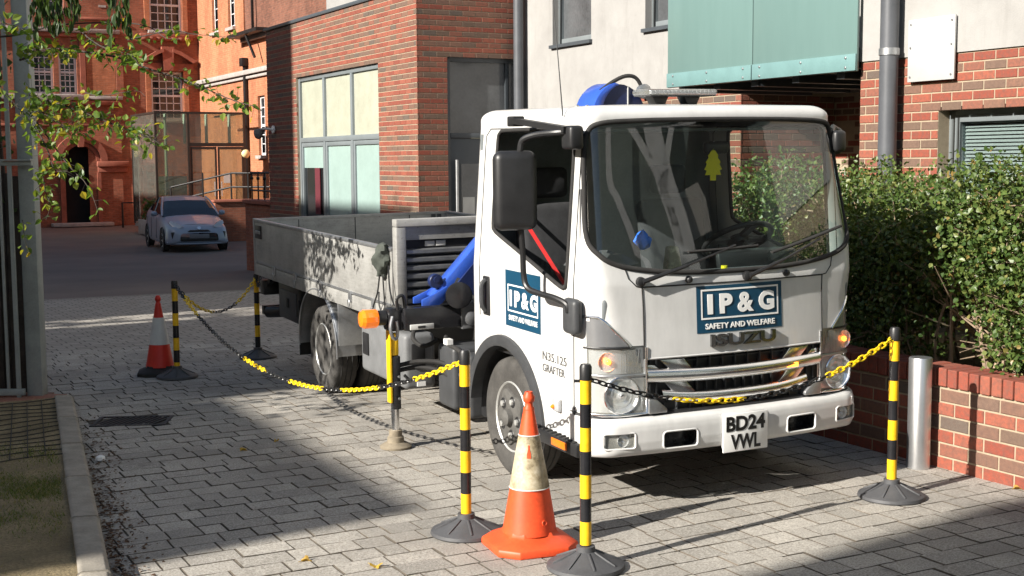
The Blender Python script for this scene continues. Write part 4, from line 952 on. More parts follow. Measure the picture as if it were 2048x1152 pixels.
# ------------------------------------------------------------------ lamps
def lens(k, name, mt, off): return shell([k], name, mt, off, tk, 60)
for s_, sg in ((-1, '-'), (1, '+')):
    u_ = lens('u' + sg, 'corner_lens', M_LENSU, -.002)
    MB().tube([(s_ * x, fy(x, z) - .001, z) for x, z in ((.838, 1.06), (.79, 1.060), (.76, 1.035), (.72, .99), (.68, .95), (.64, .907))], .008, 6).build('lens_rim', M_CHR, u_, 60)
    MB().tube([(s_ * x, fy(x, z) - .001, z) for x, z in ((.642, .903), (.70, .902), (.76, .902), (.81, .902), (.838, .902))], .006, 6).build('lens_rim', M_BLK, u_, 60)
    h_ = lens('h' + sg, 'headlight', M_LENS, -.001); i_ = lens('i' + sg, 'indicator', M_LENS, -.001)
    # reflectors behind the lenses
    ax = (s_ * .10, -1, 0); yl = fy(.695, .66) + .012; yi = fy(.745, .832) + .012
    m = MB(); rows_ = [[(s_ * x, fy(x, z) + .024, z) for x in (.555, .60, .64, .68, .72, .76, .79, .815, .835)] for z in (.57, .60, .63, .66, .69, .72, .752)]; m.sheet(rows_).build('housing', M_REFL, h_, 20)
    MB().lathe([(.094, .014), (.088, .006), (.072, -.006), (.056, .002), (.040, -.006), (.024, .0), (.018, .012), (.006, .016)], 15, (s_ * .69, yl, .66), ax, False).build('reflector', M_REFL, h_, 0)
    MB().lathe([(.095, .012), (.099, .016), (.095, .020)], 30, (s_ * .69, yl, .66), ax, False).build('reflector_ring', M_CHR, h_, 60)
    m = MB(); rows_ = [[(s_ * x, fy(x, z) + .020, z) for x in (.575, .62, .66, .70, .74, .78, .81, .835)] for z in (.768, .80, .83, .86, .895)]; m.sheet(rows_).build('housing', M_LENSG, i_, 20)
    for k in range(9): x_ = .59 + k * .012; MB().beam((s_ * x_, fy(x_, .78) + .006, .775), (s_ * x_, fy(x_, .88) + .006, .89), .003, .004).build('lens_flute', M_CHR, i_)
    MB().lathe([(.05, .010), (.046, .004), (.03, .0), (.01, .0)], 18, (s_ * .755, yi + .012, .832), ax, False).build('reflector', M_REFL, i_, 25)
    MB().lathe([(.003, -.016), (.012, -.010), (.015, 0), (.012, .010), (.003, .016)], 10, (s_ * .752, yi - .002, .834), (0, 0, 1)).build('bulb', M_AMB, i_, 60)
    # frames round headlight and bottom wedge
    pts = [(.553, .562), (.553, .758)]; MB().tube([(s_ * x, fy(x, z) - .002, z) for x, z in ((.556, .90), (.556, .80), (.552, .70), (.552, .56), (.62, .558), (.70, .558), (.78, .558), (.83, .56))], .008, 6).build('lamp_bezel', M_CHR, h_, 60)
    MB().tube([(s_ * x, fy(x, z) - .001, z) for x, z in ((.556, .76), (.62, .76), (.70, .76), (.78, .76), (.838, .76))], .007, 6).build('lamp_bezel', M_STEEL, h_, 60)
    MB().prism([(s_ * .55, .555), (s_ * .55, .635), (s_ * .50, .625), (s_ * .44, .575), (s_ * .44, .555)], .055, .14).build('grille_end', M_STEEL, tk, 35, .006)
# ------------------------------------------------------------------ grille
gr = MB().box(-.555, .555, .105, .12, .53, .845).build('grille', M_BLK, tk)
def chrome(poly, y0=.05, y1=.085, name='chrome_bar', mt=M_CHR, bev=.006):
    for s_ in (1, -1):
        pp = [(x * s_, z) for x, z in poly]
        MB().prism(pp, 0, 1, lambda a, b, d: (a, (y0 if d == 0 else y1) + .055 * (abs(a) / .7) ** 2, b)).build(name, mt, gr, 35, bev)
band = MB(); rows_ = []
for z, o in ((.698, .06), (.702, .044), (.734, .032), (.764, .044), (.770, .06)): rows_.append([(x, o + .05 * (abs(x) / .7) ** 2, z + .012 * (abs(x) / .5) ** 2) for x in [-.55 + i * .055 for i in range(21)]])
band.sheet(rows_).build('chrome_bar', M_CHR, gr, 60)
rows_ = []
for z, o in ((.588, .062), (.592, .050), (.614, .042), (.636, .052), (.642, .066)): rows_.append([(x, o + .05 * (abs(x) / .7) ** 2, z + .02 * (abs(x) / .4) ** 3) for x in [-.46 + i * .046 for i in range(21)]])
MB().sheet(rows_).build('chrome_bar', M_CHR, gr, 60)
chrome([(.335, .826), (.475, .828), (.395, .752), (.275, .757)]); chrome([(.325, .712), (.455, .716), (.37, .632), (.25, .632)], .052, .09)
chrome([(.455, .768), (.553, .778), (.553, .806), (.50, .802)], .055, .08)
for k in range(9): x = -.32 + k * .08; MB().box(x - .004, x + .004, .085, .106, .765, .836).build('slat', M_DKGREY, gr); MB().box(x * .75 - .004, x * .75 + .004, .085, .106, .64, .71).build('slat', M_DKGREY, gr)
for s_ in (1, -1):
    for x in (.48, .52): MB().box(s_ * x - .003, s_ * x + .003, .095, .107, .64, .83).build('slat', M_DKGREY, gr)
MB().box(-.40, .40, .09, .107, .806, .812).build('slat', M_DKGREY, gr)
lf = MB().box(.305, .385, .046, .066, .722, .747).build('amber_strobe', M_AMB, gr, 35, .004)
front_text('STROBE', -.30, .738, .03, M_LETB, gr, .05, 'badge', depth=.003, fit=(.105, .018))
# ------------------------------------------------------------------ bumper
BZ = [(.345, .045), (.352, .022), (.375, .008), (.42, .0), (.48, .0), (.51, .004), (.532, .016), (.542, .04), (.545, .07)]
def by(x, o):
    a = abs(x); y = o + .045 * (a / .7) ** 2
    if a > .72: q = min((a - .72) / .145, 1); y += .16 * (1 - math.sqrt(max(1 - q * q, 0)))
    return y
bp = [-.865 + 1.73 * i / 173 for i in range(174)]
zz = []
for a, b in zip(BZ, BZ[1:]):
    n = max(1, int((b[0] - a[0]) / .008))
    for i in range(n): t = i / n; zz.append((a[0] + (b[0] - a[0]) * t, a[1] + (b[1] - a[1]) * t))
zz.append(BZ[-1])
holes = [(.285, .485, .375, .465, .02), (.64, .80, .393, .475, .015)]
def hole(x, z):
    a = abs(x)
    for h0, h1, z0, z1, r_ in holes:
        if h0 < a < h1 and z0 < z < z1:
            dx = max(h0 + r_ - a, a - (h1 - r_), 0); dz = max(z0 + r_ - z, z - (z1 - r_), 0)
            if math.hypot(dx, dz) < r_: return True
    return False
m = MB(); V_ = [[(x, by(x, o) + (.35 * 0), z) for x in bp] for z, o in zz]
nb = len(bp); m.v = [p for r__ in V_ for p in r__]
for j in range(len(zz) - 1):
    for i in range(nb - 1):
        if not hole((bp[i] + bp[i + 1]) / 2, (zz[j][0] + zz[j + 1][0]) / 2): m.f.append((j * nb + i, j * nb + i + 1, (j + 1) * nb + i + 1, (j + 1) * nb + i)); m.mi.append(0)
# returns along the cab sides
for s_ in (-1, 1):
    m.sheet([[(s_ * .865, by(.865, o), z), (s_ * .868, .30, z), (s_ * .86, .34, z)] for z, o in BZ])
bum = m.build('bumper', M_WHITE, tk, 50)
for s_ in (-1, 1):
    for h0, h1, z0, z1, r_ in holes:
        a, b = (h0, h1) if s_ > 0 else (-h1, -h0); P = []
        for cx_, cz_, q in ((b - r_, z0 + r_, -90), (b - r_, z1 - r_, 0), (a + r_, z1 - r_, 90), (a + r_, z0 + r_, 180)):
            for k in range(4): P.append((cx_ + r_ * math.cos(R(q + 30 * k)), cz_ + r_ * math.sin(R(q + 30 * k))))
        MB().tube([(x, by(x, 0) + .002, z) for x, z in P], .006, 6, True).build('opening_rim', M_WHITE, bum, 60)
        if h0 < .5:
            m = MB(); k = len(P); m.add([(x, by(x, 0), z) for x, z in P] + [(x * .98, by(x, 0) + .09, z) for x, z in P], [(i, (i + 1) % k, k + (i + 1) % k, k + i) for i in range(k)] + [tuple(range(k, 2 * k))]); m.build('air_intake', M_BLK2, bum)
        else:
            fg = MB().prism(P, 0, 1, lambda a, b, d: (a, by(a, 0) + (.012 if d == 0 else .05), b)).build('fog_lamp', M_LENS, bum); MB().lathe([(.01, .0), (.028, .012), (.034, .03)], 12, (s_ * .70, by(.70, 0) + .045, .434), (0, -1, 0), False).build('reflector', M_REFL, fg, 40)
            MB().prism(P, 0, 1, lambda a, b, d: (a, by(a, 0) + (.052 if d == 0 else .07), b)).build('housing', M_LENSG, fg)
rows_ = [[(x, by(x, .05) + o, z) for x in bp[::4]] for z, o in ((.543, .0), (.556, .012), (.56, .06))]
MB().sheet(rows_).build('bumper_top_trim', M_BLK, bum, 50)
MB().box(-.56, .56, .10, .13, .50, .60).build('lower_grille', M_BLK, tk)
for k in range(14): MB().box(-.52 + k * .08 - .003, -.52 + k * .08 + .003, .088, .101, .545, .60).build('slat', M_DKGREY, tk)
pl = MB().box(-.1425, .1425, -.012, -.004, .3185, .5215).build('number_plate', M_PLATE, tk, 35, .006)
front_text('BD24', 0, .469, .1, M_LETB, pl, -.013, depth=.0008, fit=(.246, .080), bold=.0034); front_text('VWL', 0, .371, .1, M_LETB, pl, -.013, depth=.0008, fit=(.190, .080), bold=.0034)
MB().box(-.135, .135, -.004, .02, .335, .525).build('plate_bracket', M_WHITE, bum, 35, .01)
# ------------------------------------------------------------------ wipers, washers
def wiper(px, pz, tip, blade):
    w_ = empty('wiper', (0, 0, 0)); w_.parent = tk
    MB().lathe([(.02, 0), (.026, .01), (.024, .03), (.012, .036)], 12, (px, fy(px, pz), pz), (0, -1, 0)).build('pivot', M_BLK, w_, 50)
    mx, mz = (px + (tip[0] - px) * .45, pz + (tip[1] - pz) * .45)
    MB().tube([(px, fy(px, pz) - .035, pz), (mx, fy(mx, mz) - .05, mz)], [.013, .009], 8).build('arm', M_BLK, w_); MB().tube([(mx, fy(mx, mz) - .05, mz), (tip[0], fy(*tip) - .035, tip[1])], .006, 6).build('arm', M_BLK, w_)
    a, b = blade; P = [(lerp(a[0], b[0], i / 10), lerp(a[1], b[1], i / 10)) for i in range(11)]
    MB().tube([(x, fy(x, z) - .022 - .012 * math.sin(math.pi * i / 10), z) for i, (x, z) in enumerate(P)], .008, 6).build('blade', M_RUB, w_)
    MB().tube([(x, fy(x, z) - .012, z) for i, (x, z) in enumerate(P)], .005, 6).build('blade', M_RUB, w_)
wiper(-.585, 1.235, (-.02, 1.395), ((-.30, 1.372), (.13, 1.385)))
wiper(.045, 1.232, (.55, 1.40), ((.22, 1.345), (.735, 1.46)))
for px in (-.31, .305): MB().lathe([(.016, 0), (.02, .008), (.016, .025), (.008, .03)], 10, (px, fy(px, 1.232), 1.232), (.15, -1, 0)).build('washer_nozzle', M_BLK, tk, 50)
# ------------------------------------------------------------------ mirrors
mr = empty('mirror', (0, 0, 0)); mr.parent = tk
def rbox(name, x0, x1, y0, y1, z0, z1, mt, par, bev, seg=4): return MB().box(x0, x1, y0, y1, z0, z1).build(name, mt, par, 50, bev, seg)
hd = MB().box(-.115, .115, -.055, .045, -.205, .205); hd.xf(Matrix.Translation((-1.045, .575, 1.69)) @ Matrix.Rotation(R(-14), 4, 'Z')); hd.build('mirror_housing', M_BLK, mr, 50, .045, 5)
gl_ = MB().box(-.095, .095, .046, .05, -.185, .185); gl_.xf(Matrix.Translation((-1.045, .575, 1.69)) @ Matrix.Rotation(R(-14), 4, 'Z')); gl_.build('mirror_glass', M_CHR, mr)
MB().tube(smooth_path([(-.86, .30, 1.99), (-.92, .36, 1.985), (-.97, .47, 1.975), (-1.01, .54, 1.95), (-1.02, .555, 1.90), (-1.02, .56, 1.86)]), .017, 10).build('upper_arm', M_BLK, mr)
MB().tube(smooth_path([(-1.02, .56, 1.50), (-1.0, .58, 1.38), (-.985, .60, 1.24), (-.975, .57, 1.175), (-.95, .47, 1.155), (-.93, .36, 1.145), (-.905, .28, 1.12), (-.90, .27, 1.08)]), .016, 10).build('lower_arm', M_BLK, mr)
MB().box(-.905, -.845, .20, .34, .965, 1.15).build('lower_bracket', M_DKGREY, mr, 50, .03, 4)
MB().box(-.89, -.81, .25, .36, 1.90, 2.02).build('upper_bracket', M_BLK, mr, 50, .02, 3)
MB().beam((-.88, .30, 2.0), (-.93, .80, 2.05), .05, .03).build('stay', M_BLK, mr); MB().box(-.95, -.88, .78, .86, 2.02, 2.075).build('stay_end', M_BLK, mr, 35, .008)
mf = empty('mirror', (0, 0, 0)); mf.parent = tk
MB().box(.88, 1.02, .45, .53, 1.84, 2.0).build('mirror_housing', M_BLK, mf, 50, .04, 4); MB().tube([(.80, .32, 1.95), (.90, .42, 2.0), (1.0, .5, 1.98)], .016, 8).build('upper_arm', M_BLK, mf); MB().box(.78, .86, .25, .36, 1.86, 1.98).build('upper_bracket', M_BLK, mf, 50, .02)
MB().tube([(-.80, .50, 2.07), (-.8, .61, 2.75)], [.004, .0015], 6).build('aerial', M_BLK, tk)
MB().tube([(-.825, .262, 1.45), (-.812, .285, 1.70)], [.009, .009], 8).build('pillar_deflector', M_BLK, tk)
# roof ribs and light bar
for x in (-.66, -.60): MB().lathe([(.012, 0), (.010, .008), (.003, .012)], 8, (x, .60, 2.118)).build('roof_bolt', M_STEEL, tk)
lb = empty('light_bar', (0, 0, 0)); lb.parent = tk
MB().box(-.085, .375, .80, 1.0, 2.188, 2.224).build('lens', glass('frosted_lens', (.8, .82, .84), 2.5, .1, .3), lb, 40, .015, 3)
MB().box(-.075, .365, .81, .99, 2.184, 2.194).build('base', M_DKGREY, lb)
for k in range(16): MB().box(-.07 + k * .0275, -.05 + k * .0275, .805, .83, 2.197, 2.215).build('diode', M_REFL, lb)
for x in (.02, .235): MB().prism([(x - .055, 2.184), (x + .06, 2.184), (x + .03, 2.125), (x - .02, 2.125)], .86, .94).build('foot', M_BLK, lb, 35, .006)
# ------------------------------------------------------------------ cab interior
MB().box(-.80, .80, 1.50, 1.535, .75, 1.98).build('rear_trim', M_TRIM, tk); MB().box(-.76, .76, .40, 1.5, 1.985, 2.0).build('headliner', M_TRIM, tk); MB().box(-.80, .80, .25, 1.5, .72, .76).build('cab_floor', M_BLK, tk)
for s_ in (-1, 1): MB().box(min(s_ * .80, s_ * .83), max(s_ * .80, s_ * .83), .40, 1.46, .80, 1.19).build('door_trim', M_TRIM, tk)
ds = MB().prism([(.16, .80), (.12, 1.14), (.15, 1.20), (.34, 1.245), (.50, 1.22), (.56, 1.12), (.52, .80)], -.78, .78, lambda a, b, d: (d, a, b)).build('dashboard', M_TRIM, tk, 40, .02, 3)
MB().prism([(.40, 1.23), (.42, 1.32), (.50, 1.33), (.56, 1.2)], .12, .66, lambda a, b, d: (d, a, b)).build('instrument_hood', M_BLK, ds, 40, .02)
for x in (-.42, .42):
    s0 = empty('seat', (0, 0, 0)); s0.parent = tk
    MB().box(x - .23, x + .23, .80, 1.26, .82, .98).build('cushion', M_SEAT, s0, 50, .05, 3); b_ = MB().box(-.23, .23, -.06, .06, 0, .62); b_.xf(Matrix.Translation((x, 1.28, .96)) @ Matrix.Rotation(R(-10), 4, 'X')); b_.build('backrest', M_SEAT, s0, 50, .05, 3); MB().box(x - .12, x + .12, 1.36, 1.45, 1.60, 1.78).build('headrest', M_SEAT, s0, 50, .035, 3)
MB().box(-.16, .16, .9, 1.3, .82, 1.0).build('centre_seat', M_SEAT, tk, 50, .04)
swc = Vector((.42, .66, 1.36)); sw = MB(); tl = Matrix.Translation(swc) @ Matrix.Rotation(R(-32), 4, 'X')
sw.tube([(.20 * math.cos(a), .20 * math.sin(a), 0) for a in [2 * math.pi * i / 32 for i in range(32)]], .016, 8, True); sw.xf(tl); swo = sw.build('steering_wheel', M_BLK, tk, 60)
s2 = MB(); s2.lathe([(.06, -.03), (.07, 0), (.05, .02)], 14); s2.beam((-.19, 0, 0), (.19, 0, 0), .05, .02); s2.beam((0, 0, 0), (0, -.19, 0), .05, .02); s2.xf(tl); s2.build('spokes', M_BLK, swo, 40); MB().tube([tuple(swc), (.42, .46, 1.12)], .035, 10).build('steering_column', M_BLK, swo)
MB().box(.06, .22, .46, .50, 1.86, 1.93).build('interior_mirror', M_BLK, tk, 50, .02)
fr_ = [(0, .0), (.022, 0), (.022, .03), (.062, .03), (.05, .055), (.068, .06), (.048, .09), (.058, .1), (.034, .125), (.04, .135), (.012, .165), (0, .175)]
MB().prism([(.11 + x * .85, 1.715 + z) for x, z in fr_] + [(.11 - x * .85, 1.715 + z) for x, z in fr_[::-1][1:-1]], .46, .463).build('air_freshener', M_AIRF, tk, 0); MB().tube([(.11, .4615, 1.89), (.12, .47, 1.93)], .002, 4).build('freshener_string', M_LETW, tk)
m = MB(); r_ = random.Random(4)
m.lathe([(.012, -.03), (.035, -.02), (.045, .01), (.03, .035), (.01, .045)], 9, (-.34, .46, 1.40)); m.v = [(x + r_.uniform(-.015, .015), y, z + r_.uniform(-.02, .02)) for x, y, z in m.v]; m.build('blue_cloth', M_BLUEC, tk, 60)
m = MB(); m.lathe([(.05, -.04), (.16, -.02), (.18, .02), (.12, .06), (.02, .08)], 11, (-.58, .50, 1.26)); m.v = [(x + r_.uniform(-.03, .03), y + r_.uniform(-.02, .02), z + r_.uniform(-.02, .03)) for x, y, z in m.v]; m.build('jacket', M_DKGREY, tk, 60)
MB().beam((-.76, 1.42, 1.75), (-.50, .95, 1.05), .022, .004, (0, 1, 0)).build('seat_belt', M_RED, tk)
MB().box(-.34, -.10, .22, .24, 1.24, 1.25).build('papers', M_LETW, ds); MB().prism([(-.22, 1.24), (-.12, 1.24), (-.15, 1.37), (-.2, 1.37)], .40, .46).build('bottle', M_SLEEVE, tk, 40, .01); MB().cyl((.075, .30, 1.235), (.075, .30, 1.262), .018, 10).build('yellow_cap', M_AIRF, ds)
# ------------------------------------------------------------------ chassis, wheels
MB().box(-.40, -.33, .8, 6.05, .50, .68).build('chassis_rail', M_BLK, tk); MB().box(.33, .40, .8, 6.05, .50, .68).build('chassis_rail', M_BLK, tk)
MB().box(-.30, .30, .55, 1.5, .38, .70).build('engine', M_BLK, tk); MB().tube([(-.75, 1.118, .33), (.75, 1.118, .33)], .05, 8).build('front_axle', M_BLK, tk); MB().tube([(-.7, 4.32, .30), (.7, 4.32, .30)], .07, 8).build('rear_axle', M_BLK, tk); MB().lathe([(.02, -.16), (.16, -.08), (.18, 0), (.16, .08), (.02, .16)], 14, (0, 4.32, .31), (1, 0, 0)).build('differential', M_BLK, tk, 60)
def tyre_prof(r, w_): return [(r * .60, -w_ * .42), (r * .66, -w_ * .48), (r * .82, -w_ * .51), (r * .93, -w_ * .49), (r * .985, -w_ * .42), (r, -w_ * .34), (r, w_ * .34), (r * .985, w_ * .42), (r * .93, w_ * .49), (r * .82, w_ * .51), (r * .66, w_ * .48), (r * .60, w_ * .42)]
def wheel(x, y, z, r, w_, s, cap):
    wl_ = empty('wheel', (0, 0, 0)); wl_.parent = tk
    m = MB(); m.lathe(tyre_prof(r, w_), 48, (x, y, z), (s, 0, 0)); t_ = m.build('tyre', M_TYRE, wl_, 40)
    for g in (-.22, 0, .22):
        m = MB(); m.tube([(x + s * g * w_, y + (r + .0005) * math.cos(a), z + (r + .0005) * math.sin(a)) for a in [2 * math.pi * i / 48 for i in range(48)]], .005, 5, True); m.build('tread_groove', M_RUB, t_)
    rim = [(r * .61, w_ * .40), (r * .585, w_ * .46), (r * .55, w_ * .40), (r * .53, w_ * .2), (r * .50, w_ * .05), (r * .40, w_ * .12), (r * .30, w_ * .16), (r * .12, w_ * .16)] if cap else [(r * .61, w_ * .40), (r * .585, w_ * .46), (r * .55, w_ * .38), (r * .52, w_ * .1), (r * .48, -w_ * .35), (r * .36, -w_ * .42), (r * .25, -w_ * .45), (r * .10, -w_ * .45)]
    ri = MB().lathe(rim, 40, (x, y, z), (s, 0, 0)).build('rim', M_RIM, wl_, 40)
    if cap:
        m = MB(); pts = []
        for k in range(60):
            a = 2 * math.pi * k / 60; q = r * (.46 + .05 * math.cos(5 * a + .4)); pts.append((q * math.cos(a), q * math.sin(a)))
        m.prism(pts, 0, 1, lambda a, b, d: (x + s * (w_ * .20 if d == 0 else w_ * .50), y + a * (1 if d == 0 else .96), z + b * (1 if d == 0 else .96))); cp = m.build('hub_cap', M_HUBCAP, ri, 40, .006)
        for k in range(5):
            a = 2 * math.pi * (k + .5) / 5 + .1; q = r * .30; c_ = (x + s * w_ * .50, y + q * math.cos(a), z + q * math.sin(a))
            MB().lathe([(.034, 0), (.031, .003), (.026, .004)], 14, c_, (s, 0, 0)).build('nut_recess', M_BLK, cp); MB().lathe([(.02, .003), (.018, .014), (.006, .018)], 6, c_, (s, 0, 0)).build('nut', M_RIM, cp)
        MB().lathe([(.05, 0), (.046, .03), (.02, .045)], 16, (x + s * w_ * .50, y, z), (s, 0, 0)).build('hub', M_HUBCAP, cp, 50)
    else:
        MB().lathe([(.09, -.10), (.085, -.02), (.06, .0)], 16, (x, y, z), (s, 0, 0)).build('hub', M_HUBCAP, ri, 50)
        for k in range(6):
            a = 2 * math.pi * k / 6; MB().lathe([(.017, -.09), (.016, -.05), (.006, -.045)], 6, (x + .0, y + .115 * math.cos(a), z + .115 * math.sin(a)), (s, 0, 0)).build('nut', M_RUST, ri)
    return wl_
RF, RRr = .345, .345
def gl(lx, ly): p = TM @ Vector((lx, ly, 0)); return (gz(p.x, p.y) - p.z)
for s_ in (-1, 1):
    wheel(s_ * .735, 1.118, RF + gl(s_ * .735, 1.118) - .004, RF, .19, s_, True)
    for xx in (.845, .61): wheel(s_ * xx, 4.32, RRr + gl(s_ * xx, 4.32) - .004, RRr, .19, s_, False)
# ------------------------------------------------------------------ load bed
W2, BY0, BY1, BZ0, BZ1 = .97, 2.60, 6.19, .825, 1.232
bedf = MB().box(-.94, .94, BY0 + .02, BY1 - .02, .79, .83).build('bed_floor', M_STEEL, tk)
for x in range(9): MB().box(-.92 + x * .205, -.92 + x * .205 + .198, BY0 + .03, BY1 - .03, .831, .845).build('plank', M_ALU, bedf)
for y in [2.75 + k * .42 for k in range(9)]: MB().box(-.92, .92, y, y + .06, .70, .789).build('cross_member', M_BLK, bedf)
for s_ in (-1, 1):
    a, b = sorted((s_ * (W2 - .03), s_ * W2))
    dsd = MB().box(a, b, BY0 + .02, BY1 - .035, BZ0 + .012, BZ1).build('dropside', M_ALU, tk, 35, .004)
    a2, b2 = sorted((s_ * (W2 - .035), s_ * (W2 + .006)))
    MB().box(a2, b2, BY0 + .02, BY1 - .035, BZ1 - .022, BZ1 + .004).build('top_rail', M_STEEL, dsd, 35, .004)
    MB().box(*sorted((s_ * W2, s_ * (W2 + .004))), BY0 + .02, BY1 - .035, BZ0 + .012, BZ0 + .03).build('bottom_rail', M_STEEL, dsd)
    MB().box(*sorted((s_ * (W2 - .05), s_ * (W2 + .002))), BY0, BY1, BZ0 - .10, BZ0 + .005).build('side_rail', M_ALU, tk, 35, .004)
    for y in (2.95, 3.45, 4.15, 4.85, 5.5):
        hg = MB().box(*sorted((s_ * (W2 + .002), s_ * (W2 + .014))), y, y + .06, BZ0 - .05, BZ0 + .03).build('hinge', M_STEEL, dsd, 35, .004)
        MB().tube([(s_ * (W2 + .02), y + .03 + .018 * math.cos(q), BZ0 - .06 + .03 * math.sin(q)) for q in [2 * math.pi * i / 12 for i in range(12)]], .004, 5, True).build('ring', M_STEEL, hg)
    # recessed latch at the rear end and front end
    lt = MB().box(*sorted((s_ * (W2 + .001), s_ * (W2 + .006))), BY1 - .26, BY1 - .05, BZ1 - .17, BZ1 - .05).build('latch', M_BLK, dsd, 35, .003)
    MB().box(*sorted((s_ * (W2 + .006), s_ * (W2 + .018))), BY1 - .24, BY1 - .10, BZ1 - .125, BZ1 - .095).build('latch_lever', M_STEEL, lt, 35, .004)
    MB().box(*sorted((s_ * (W2 - .035), s_ * (W2 + .003))), BY1 - .033, BY1 + .03, BZ0 - .1, BZ1 + .006).build('corner_post', M_ALU, tk, 35, .004)
tg_ = MB().box(-W2 + .036, W2 - .036, BY1 - .005, BY1 + .027, BZ0 + .012, BZ1).build('tailboard', M_ALU, tk, 35, .004)
MB().box(-W2 + .036, W2 - .036, BY1 - .010, BY1 + .030, BZ1 - .018, BZ1 + .004).build('top_rail', M_STEEL, tg_)
for x in (-.55, .0, .55): MB().box(x - .004, x + .004, BY1 - .008, BY1 - .004, BZ0 + .02, BZ1 - .02).build('joint', M_DKGREY, tg_)
for x in (.80, .86): MB().box(x - .02, x + .02, BY1 - .012, BY1 - .004, BZ0 + .03, BZ1 - .02).build('hinge', M_DKGREY, tg_)
# headboard with pressed louvres
HZ = 1.378
hb = empty('headboard', (0, 0, 0)); hb.parent = tk
for s_ in (-1, 1): MB().box(*sorted((s_ * (W2 - .07), s_ * W2)), 2.52, 2.598, BZ0 - .1, HZ - .002).build('post', M_ALU, hb, 35, .006)
MB().box(-W2, W2, 2.518, 2.60, HZ, HZ + .05).build('top_rail', M_ALU, hb, 35, .006); MB().box(-W2 + .07, W2 - .07, 2.54, 2.58, HZ - .09, HZ - .001).build('upper_panel', M_ALU, hb)
MB().box(-W2 + .07, W2 - .07, 2.575, 2.59, BZ0 - .1, HZ - .09).build('back_panel', M_DKGREY, hb)
for k in range(9):
    z = HZ - .15 - k * .055; MB().prism([(2.545, z), (2.53, z - .008), (2.53, z - .03), (2.574, z - .05), (2.574, z)], -W2 + .075, W2 - .075, lambda a, b, d: (d, a, b)).build('louvre', M_STEEL, hb)
MB().box(-W2 + .075, W2 - .075, 2.556, 2.574, HZ - .148, HZ - .092).build('vent_strip', M_BLK, hb)
for x in (-.72, -.64, .0): MB().box(x - .035, x + .035, 2.552, 2.557, HZ - .138, HZ - .102).build('vent_slot', M_PALE, hb, 50, .012, 3)
# rear wheel guards
for s_ in (-1, 1):
    rr = []
    for x in (s_ * .965, s_ * .52): 
        pass
    rows_ = []
    for i in range(23):
        a = R(-6 + 196 * i / 22); c_, q = math.cos(a), math.sin(a); ry, rz = .50, .44
        y, z = 4.34 - ry * c_, .34 + rz * q
        rows_.append([(s_ * .972, y, z - .0), (s_ * .965, y, z + .012), (s_ * .94, y, z + .016), (s_ * .50, y, z + .016)])
    MB().sheet(rows_).build('wheel_guard', M_STEEL, tk, 50)
    MB().box(*sorted((s_ * .50, s_ * .968)), 3.80, 3.815, .40, .735).build('guard_front', M_STEEL, tk, 35, .004)
    MB().tube([(s_ * .97, r[0][1], r[0][2]) for r in rows_], .007, 6).build('guard_edge', M_STEEL, tk, 60)
    MB().box(*sorted((s_ * .55, s_ * .94)), 4.93, 4.945, .16, .62).build('mudflap', M_RUB, tk)
# things hung below the bed
tbx = MB().box(-.92, -.62, 4.98, 5.62, .40, .71).build('rear_locker', M_BLK, tk, 35, .02, 3); MB().box(-.93, -.918, 5.05, 5.55, .46, .66).build('locker_lid', M_DKGREY, tbx, 35, .015); MB().box(-.945, -.928, 5.26, 5.34, .52, .60).build('locker_latch', M_BLK, tbx, 35, .006)
MB().cyl((-.80, 5.75, .42), (-.93, 5.95, .40), .05, 14).build('tail_pipe', M_BLK, tk, 50); MB().box(-.95, -.70, 6.0, 6.12, .55, .68).build('tail_lamp', M_BLK, tk, 35, .01); MB().beam((-.9, 6.1, .6), (-.9, 5.9, .70), .04, .04).build('tail_lamp_bracket', M_BLK, tk)
MB().box(-.93, .93, 6.1, 6.16, .36, .44).build('under_run_bar', M_BLK, tk)
gb = MB().box(-.945, -.72, 2.48, 3.36, .29, .665).build('side_locker', M_GREYPL, tk, 50, .035, 4)
for y in (2.62, 3.18): MB().box(-.958, -.944, y, y + .11, .42, .58).build('locker_latch', M_BLK, gb, 35, .01)
MB().box(-.90, -.80, 2.465, 2.482, .44, .60).build('front_latch', M_BLK, gb, 35, .01); MB().box(-.86, -.80, 2.474, 2.481, .31, .34).build('locker_label', M_LETW, gb)
MB().box(-.86, -.50, 1.86, 2.12, .26, .66).build('hydraulic_tank', M_DKGREY, tk, 50, .03, 3); MB().box(-.84, -.5, 1.66, 1.80, .24, .64).build('battery_box', M_DKGREY, tk, 50, .03, 3)
MB().lathe([(.01, 0), (.16, .0), (.16, .34), (.01, .34)], 20, (-.76, 1.62, .42), (1, 0, 0)).build('air_tank', M_BLK, tk, 40)
for k, pts in enumerate(([(-.72, 2.3, .66), (-.80, 2.1, .60), (-.84, 1.9, .66), (-.80, 1.72, .60)], [(-1.17, 2.14, .52), (-1.0, 2.1, .55), (-.86, 2.0, .54), (-.8, 1.8, .46), (-.78, 1.7, .42)], [(-1.17, 2.14, .49), (-1.0, 2.12, .51), (-.88, 2.02, .49), (-.8, 1.85, .42)], [(-.9, 2.4, .72), (-.94, 2.33, .66), (-.9, 2.25, .62), (-.82, 2.2, .66)])): MB().tube(smooth_path(pts), .015, 8).build('hydraulic_hose', M_RUB, tk)
MB().box(-.86, -.82, 1.95, 2.01, .665, .70).build('hose_label', M_LETW, tk)
